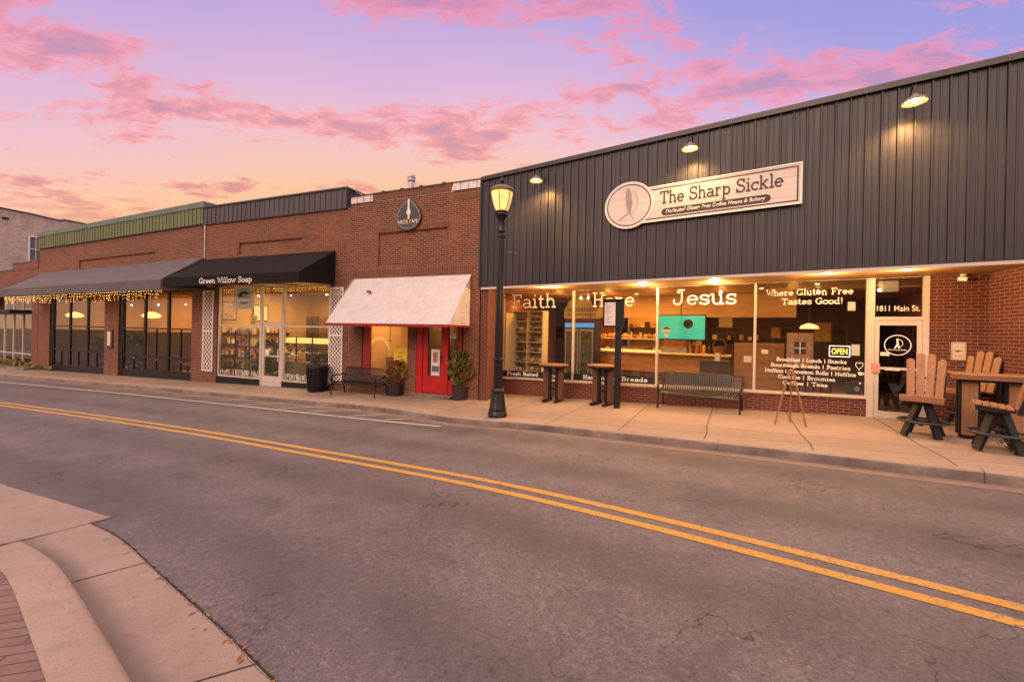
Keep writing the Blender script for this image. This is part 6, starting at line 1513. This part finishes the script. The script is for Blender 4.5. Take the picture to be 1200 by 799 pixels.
# bar chairs and table
def make_chair():
    B=empty('bar_chair')
    m=MB()
    for i in range(5):
        y=-.25+.080*i; m.box(-.28,.28,y,y+.074,.70-.010*i,.732-.010*i)
    m.build('seat','tan_poly_x',B,False,.006)
    m=MB(); m.box(-.285,.285,-.273,-.2505,.625,.735); m.build('seat_front','tan_poly_x',B,False,.006)
    m=MB(); m.box(-.26,-.21,-.245,.16,.62,.685); m.box(.21,.26,-.245,.16,.62,.685); m.box(-.209,.209,-.24,-.19,.62,.685); m.box(-.209,.209,.1,.15,.62,.66); m.lathe([(.12,.55),(.12,.619)],(0,0,0),16); m.build('seat_frame','black_poly',B)
    for i,(x,zt) in enumerate(((-.183,1.37),(-.061,1.47),(.061,1.47),(.183,1.37))):
        m=MB(); w0,w1=.052,.056; n=6
        out=[(-w0,.66),(w0,.66),(w1,zt-.05)]+[(w1*math.cos(a),zt-.05+.05*math.sin(a)) for a in (.5,1.0,PI/2,PI-1.0,PI-.5)]+[(-w1,zt-.05)]
        f=lambda u,z: (x*(1+.22*(z-.68))+u, z)
        vs=[];k=len(out)
        for th in (0,.028):
            for u,z in out: xx,zz=f(u,z); vs.append((xx,.165+.24*(zz-.68)+th,zz))
        m.add(vs,[tuple(range(k)),tuple(range(2*k-1,k-1,-1))]+[(j,j+k,(j+1)%k+k,(j+1)%k) for j in range(k)])
        m.build('back_slat','tan_poly',B)
    m=MB(); m.beam((-.235,.195,.60),(-.235,.385,1.30),.05,.06); m.beam((.235,.195,.60),(.235,.385,1.30),.05,.06); m.beam((-.21,.30,1.02),(.21,.30,1.02),.07,.035); m.beam((-.21,.24,.76),(.21,.24,.76),.07,.035); m.build('back_frame','black_poly',B)
    for a in (45,135,225,315):
        r=math.radians(a); m=MB(); m.beam((.09*math.cos(r),.09*math.sin(r),.56),(.315*math.cos(r),.315*math.sin(r),0.01),.11,.055,(math.cos(r),math.sin(r),.3)); m.build('leg','black_poly',B)
    m=MB(); m.tube([(.33*math.cos(2*PI*k/36),.33*math.sin(2*PI*k/36),.27) for k in range(36)],.022,8,True); m.build('foot_ring','dark_grey_poly',B,True)
    m=MB(); m.beam((-.28,0,.265),(.28,0,.265),.05,.03); m.beam((0,-.28,.233),(0,.28,.233),.05,.03); m.build('leg_brace','black_poly',B)
    return B
ch=make_chair(); lx,ly=FC.loc(7.42,7.48); FC.place(ch,lx-.03,ly+.0,math.radians(-17)); tag(ch,'slatted tan bar chair facing the street in front of glass door','chair','tan and black bar chairs')
c2=copy_tree(ch); lx,ly=FC.loc(8.95,8.15); FC.place(c2,lx,ly,math.radians(-48)); tag(c2,'slatted tan bar chair behind the bar table against brick corner','chair','tan and black bar chairs')
c3=copy_tree(ch); lx,ly=FC.loc(7.565,6.48); FC.place(c3,lx,ly,math.radians(-104)); tag(c3,'slatted tan bar chair seen from its side at right edge','chair','tan and black bar chairs')
T=empty('bar_table'); lx,ly=FC.loc(8.30,7.28); FC.place(T,lx,ly,math.radians(-3)); tag(T,'tall square bar table with thick tan top among bar chairs','table')
m=MB(); 
for i in range(6): m.box(-.48+.16*i,-.48+.16*i+.153,-.46,.46,1.06,1.10)
m.build('tabletop','tan_poly',T,False,.006)
m=MB(); m.box(-.49,.49,-.48,-.461,1.02,1.098); m.box(-.49,.49,.461,.48,1.02,1.098); m.box(-.50,-.481,-.46,.46,1.02,1.098); m.box(.481,.50,-.46,.46,1.02,1.098); m.build('edge_band','wood_top',T)
m=MB(); m.box(-.42,.42,-.40,.40,.98,1.059); m.build('apron','black_poly',T)
for s in (-1,1):
    m=MB(); m.box(s*.27-.095,s*.27+.095,-.305,-.28,.05,.979); m.build('leg_board','tan_poly',T); m=MB(); m.box(s*.27-.125,s*.27+.125,-.279,-.22,.0,.979); m.box(s*.27-.06,s*.27+.06,.2,.3,.0,.979); m.build('leg','black_poly',T)
m=MB(); m.box(-.14,.14,-.26,-.22,.30,.40); m.box(-.03,.03,-.219,.199,.30,.38); m.build('stretcher','black_poly',T)
# sprig of weeds by the right kerb
W=empty('weed_tuft',(7.72,6.33,g(7.72,6.33)),0,'small yellow green weed tuft at right edge of sidewalk','weed'); leafy('leaf_tuft',.13,.13,130,['leaf_yellow'],W,.06,91,.8,0)

# ================================================================== ACROSS THE STREET (seen in the window glass)
def opposite(x,y,w,h,d,label,rz,mat):
    F=Facade((x,y),(math.cos(rz),math.sin(rz))); R_=F.root('brick_building',label,'building')
    m=MB(); hs=[]
    nx=int(w/3)
    for i in range(nx):
        for z0,z1 in ((.9,2.4),(3.9,5.5)): 
            if z1<h-.6: hs.append((1+i*w/nx,1+i*w/nx+1.3,z0,z1))
    wall(m,0,w,-2,h,hs,th=.2); m.build('wall',mat,R_)
    m=MB(); m.box(0,w,.21,d,-2,h-.2); m.build('inner_wall','interior_dark',R_)
    m=MB(); m.box(-.1,w+.1,-.12,.3,h,h+.25); m.build('cornice','white_paint',R_)
    for k,q in enumerate(hs): glazed(R_,q[0],q[1],q[2],q[3],(q[2]+q[3])/2,'white_paint',.06,.08,'glass_dark')
opposite(11,-24,16,6.4,9,'two storey brick building with white sash windows across the street',math.radians(147),'brick_opp')
opposite(-4,-15,17,5.6,9,'long two storey brick building farther down across the street',math.radians(152),'brick_opp')
opposite(-20.0,-7.0,14,5.6,9,'pale two storey building down the street on the near side',math.radians(156),'brick_pale')

# ================================================================== SKY
w=bpy.data.worlds.new('World'); sc.world=w; w.use_nodes=True; nt=w.node_tree; nt.nodes.clear()
out=N(nt,'ShaderNodeOutputWorld'); bg=N(nt,'ShaderNodeBackground'); lk(nt,bg.outputs[0],out.inputs[0])
EXPO=1.0; K=1/2**EXPO
SUN_EL=math.radians(4); SUN_AZ=math.radians(215)
sky=N(nt,'ShaderNodeTexSky'); sky.sky_type='NISHITA'; sky.sun_disc=False; sky.sun_elevation=SUN_EL; sky.sun_rotation=SUN_AZ; sky.dust_density=2
tc=N(nt,'ShaderNodeTexCoord'); d_=tc.outputs['Generated']; s=N(nt,'ShaderNodeSeparateXYZ'); lk(nt,d_,s.inputs[0]); dx,dy,dz=s.outputs
q=math_(nt,'ADD',dz,math_(nt,'ADD',math_(nt,'MULTIPLY',math_(nt,'MULTIPLY',dx,dx),.42),math_(nt,'MULTIPLY',dx,.09)))
wob=noise(nt,d_,2.2,4,.5); q=math_(nt,'ADD',q,math_(nt,'MULTIPLY',math_(nt,'SUBTRACT',wob,.5),.09))
base=ramp(nt,q,[(.27,rgb(248,186,132)),(.325,rgb(250,193,152)),(.375,rgb(244,191,176)),(.43,rgb(237,187,196)),(.50,rgb(220,178,211)),(.58,rgb(198,167,216)),(.66,rgb(160,150,215)),(.77,rgb(130,137,212))])
# a cloud layer seen in perspective: flat sheet at constant height
inv=math_(nt,'DIVIDE',1,math_(nt,'MAXIMUM',math_(nt,'ADD',dz,.10),.04))
cx=math_(nt,'MULTIPLY',dx,inv); cy=math_(nt,'MULTIPLY',dy,inv); cv=N(nt,'ShaderNodeCombineXYZ'); lk(nt,cx,cv.inputs[0]); lk(nt,cy,cv.inputs[1])
mp=N(nt,'ShaderNodeMapping'); mp.inputs['Rotation'].default_value=(0,0,math.radians(14)); mp.inputs['Scale'].default_value=(.85,1.5,1); mp.inputs['Location'].default_value=(18.32837,-14.38526,0); lk(nt,cv.outputs[0],mp.inputs[0])
n1=noise(nt,mp.outputs[0],1.35,3,.5,.3); n2=noise(nt,mp.outputs[0],6.5,10,.68,.5)
dens=math_(nt,'ADD',math_(nt,'MULTIPLY',n1,.60),math_(nt,'MULTIPLY',n2,.40))
lit=ramp_val(nt,dens,.516,.568); core=ramp_val(nt,dens,.545,.62)
fade=ramp_val(nt,dz,.06,.22)
warm=ramp(nt,q,[(.3,rgb(238,150,120)),(.42,rgb(252,158,152)),(.62,rgb(250,140,160)),(.85,rgb(235,130,180))])
cool=ramp(nt,q,[(.3,rgb(205,130,125)),(.45,rgb(200,140,165)),(.65,rgb(180,132,180)),(.85,rgb(165,130,190))])
ccol=mix(nt,core,warm,cool); col=mix(nt,math_(nt,'MULTIPLY',math_(nt,'MULTIPLY',lit,fade),.9),base,ccol)
# unseen sky behind the camera and overhead, brightened to light the street
back=ramp_val(nt,dy,.25,-.55); high=ramp_val(nt,dz,.12,.55)
glow=math_(nt,'MAXIMUM',math_(nt,'MULTIPLY',back,high),ramp_val(nt,dz,.68,.86))
col=mix(nt,glow,col,(2.18,1.51,1.29))
col=mix(nt,1.0,col,(K,K,K),'MULTIPLY')
# a little of the physical sky underneath
add=N(nt,'ShaderNodeMix',data_type='RGBA',blend_type='ADD'); add.inputs[0].default_value=.02; lk(nt,col,add.inputs[6]); lk(nt,sky.outputs[0],add.inputs[7])
lk(nt,add.outputs[2],bg.inputs[0]); bg.inputs[1].default_value=1.0
sun=bpy.data.lights.new('sun','SUN'); sun.energy=.55; sun.angle=math.radians(25); sun.color=(1,.72,.5)
so=bpy.data.objects.new('sun',sun); COL.objects.link(so)
az=SUN_AZ; dirv=Vector((math.sin(az)*math.cos(math.radians(28)),math.cos(az)*math.cos(math.radians(28)),math.sin(math.radians(28))))
so.rotation_euler=dirv.to_track_quat('Z','Y').to_euler()

# ================================================================== RENDER
vs=sc.view_settings; vs.view_transform='Standard'; vs.look='None'; vs.exposure=EXPO; vs.gamma=1; vs.use_curve_mapping=False
sc.render.engine='CYCLES'; cy_=sc.cycles
cy_.use_denoising=True
try: cy_.denoiser='OPENIMAGEDENOISE'; cy_.denoising_input_passes='RGB_ALBEDO_NORMAL'; cy_.denoising_prefilter='ACCURATE'
except Exception: pass
cy_.max_bounces=6; cy_.diffuse_bounces=3; cy_.glossy_bounces=3; cy_.transmission_bounces=4; cy_.transparent_max_bounces=16
cy_.caustics_reflective=False; cy_.caustics_refractive=False; cy_.sample_clamp_indirect=4
cy_.use_light_tree=True
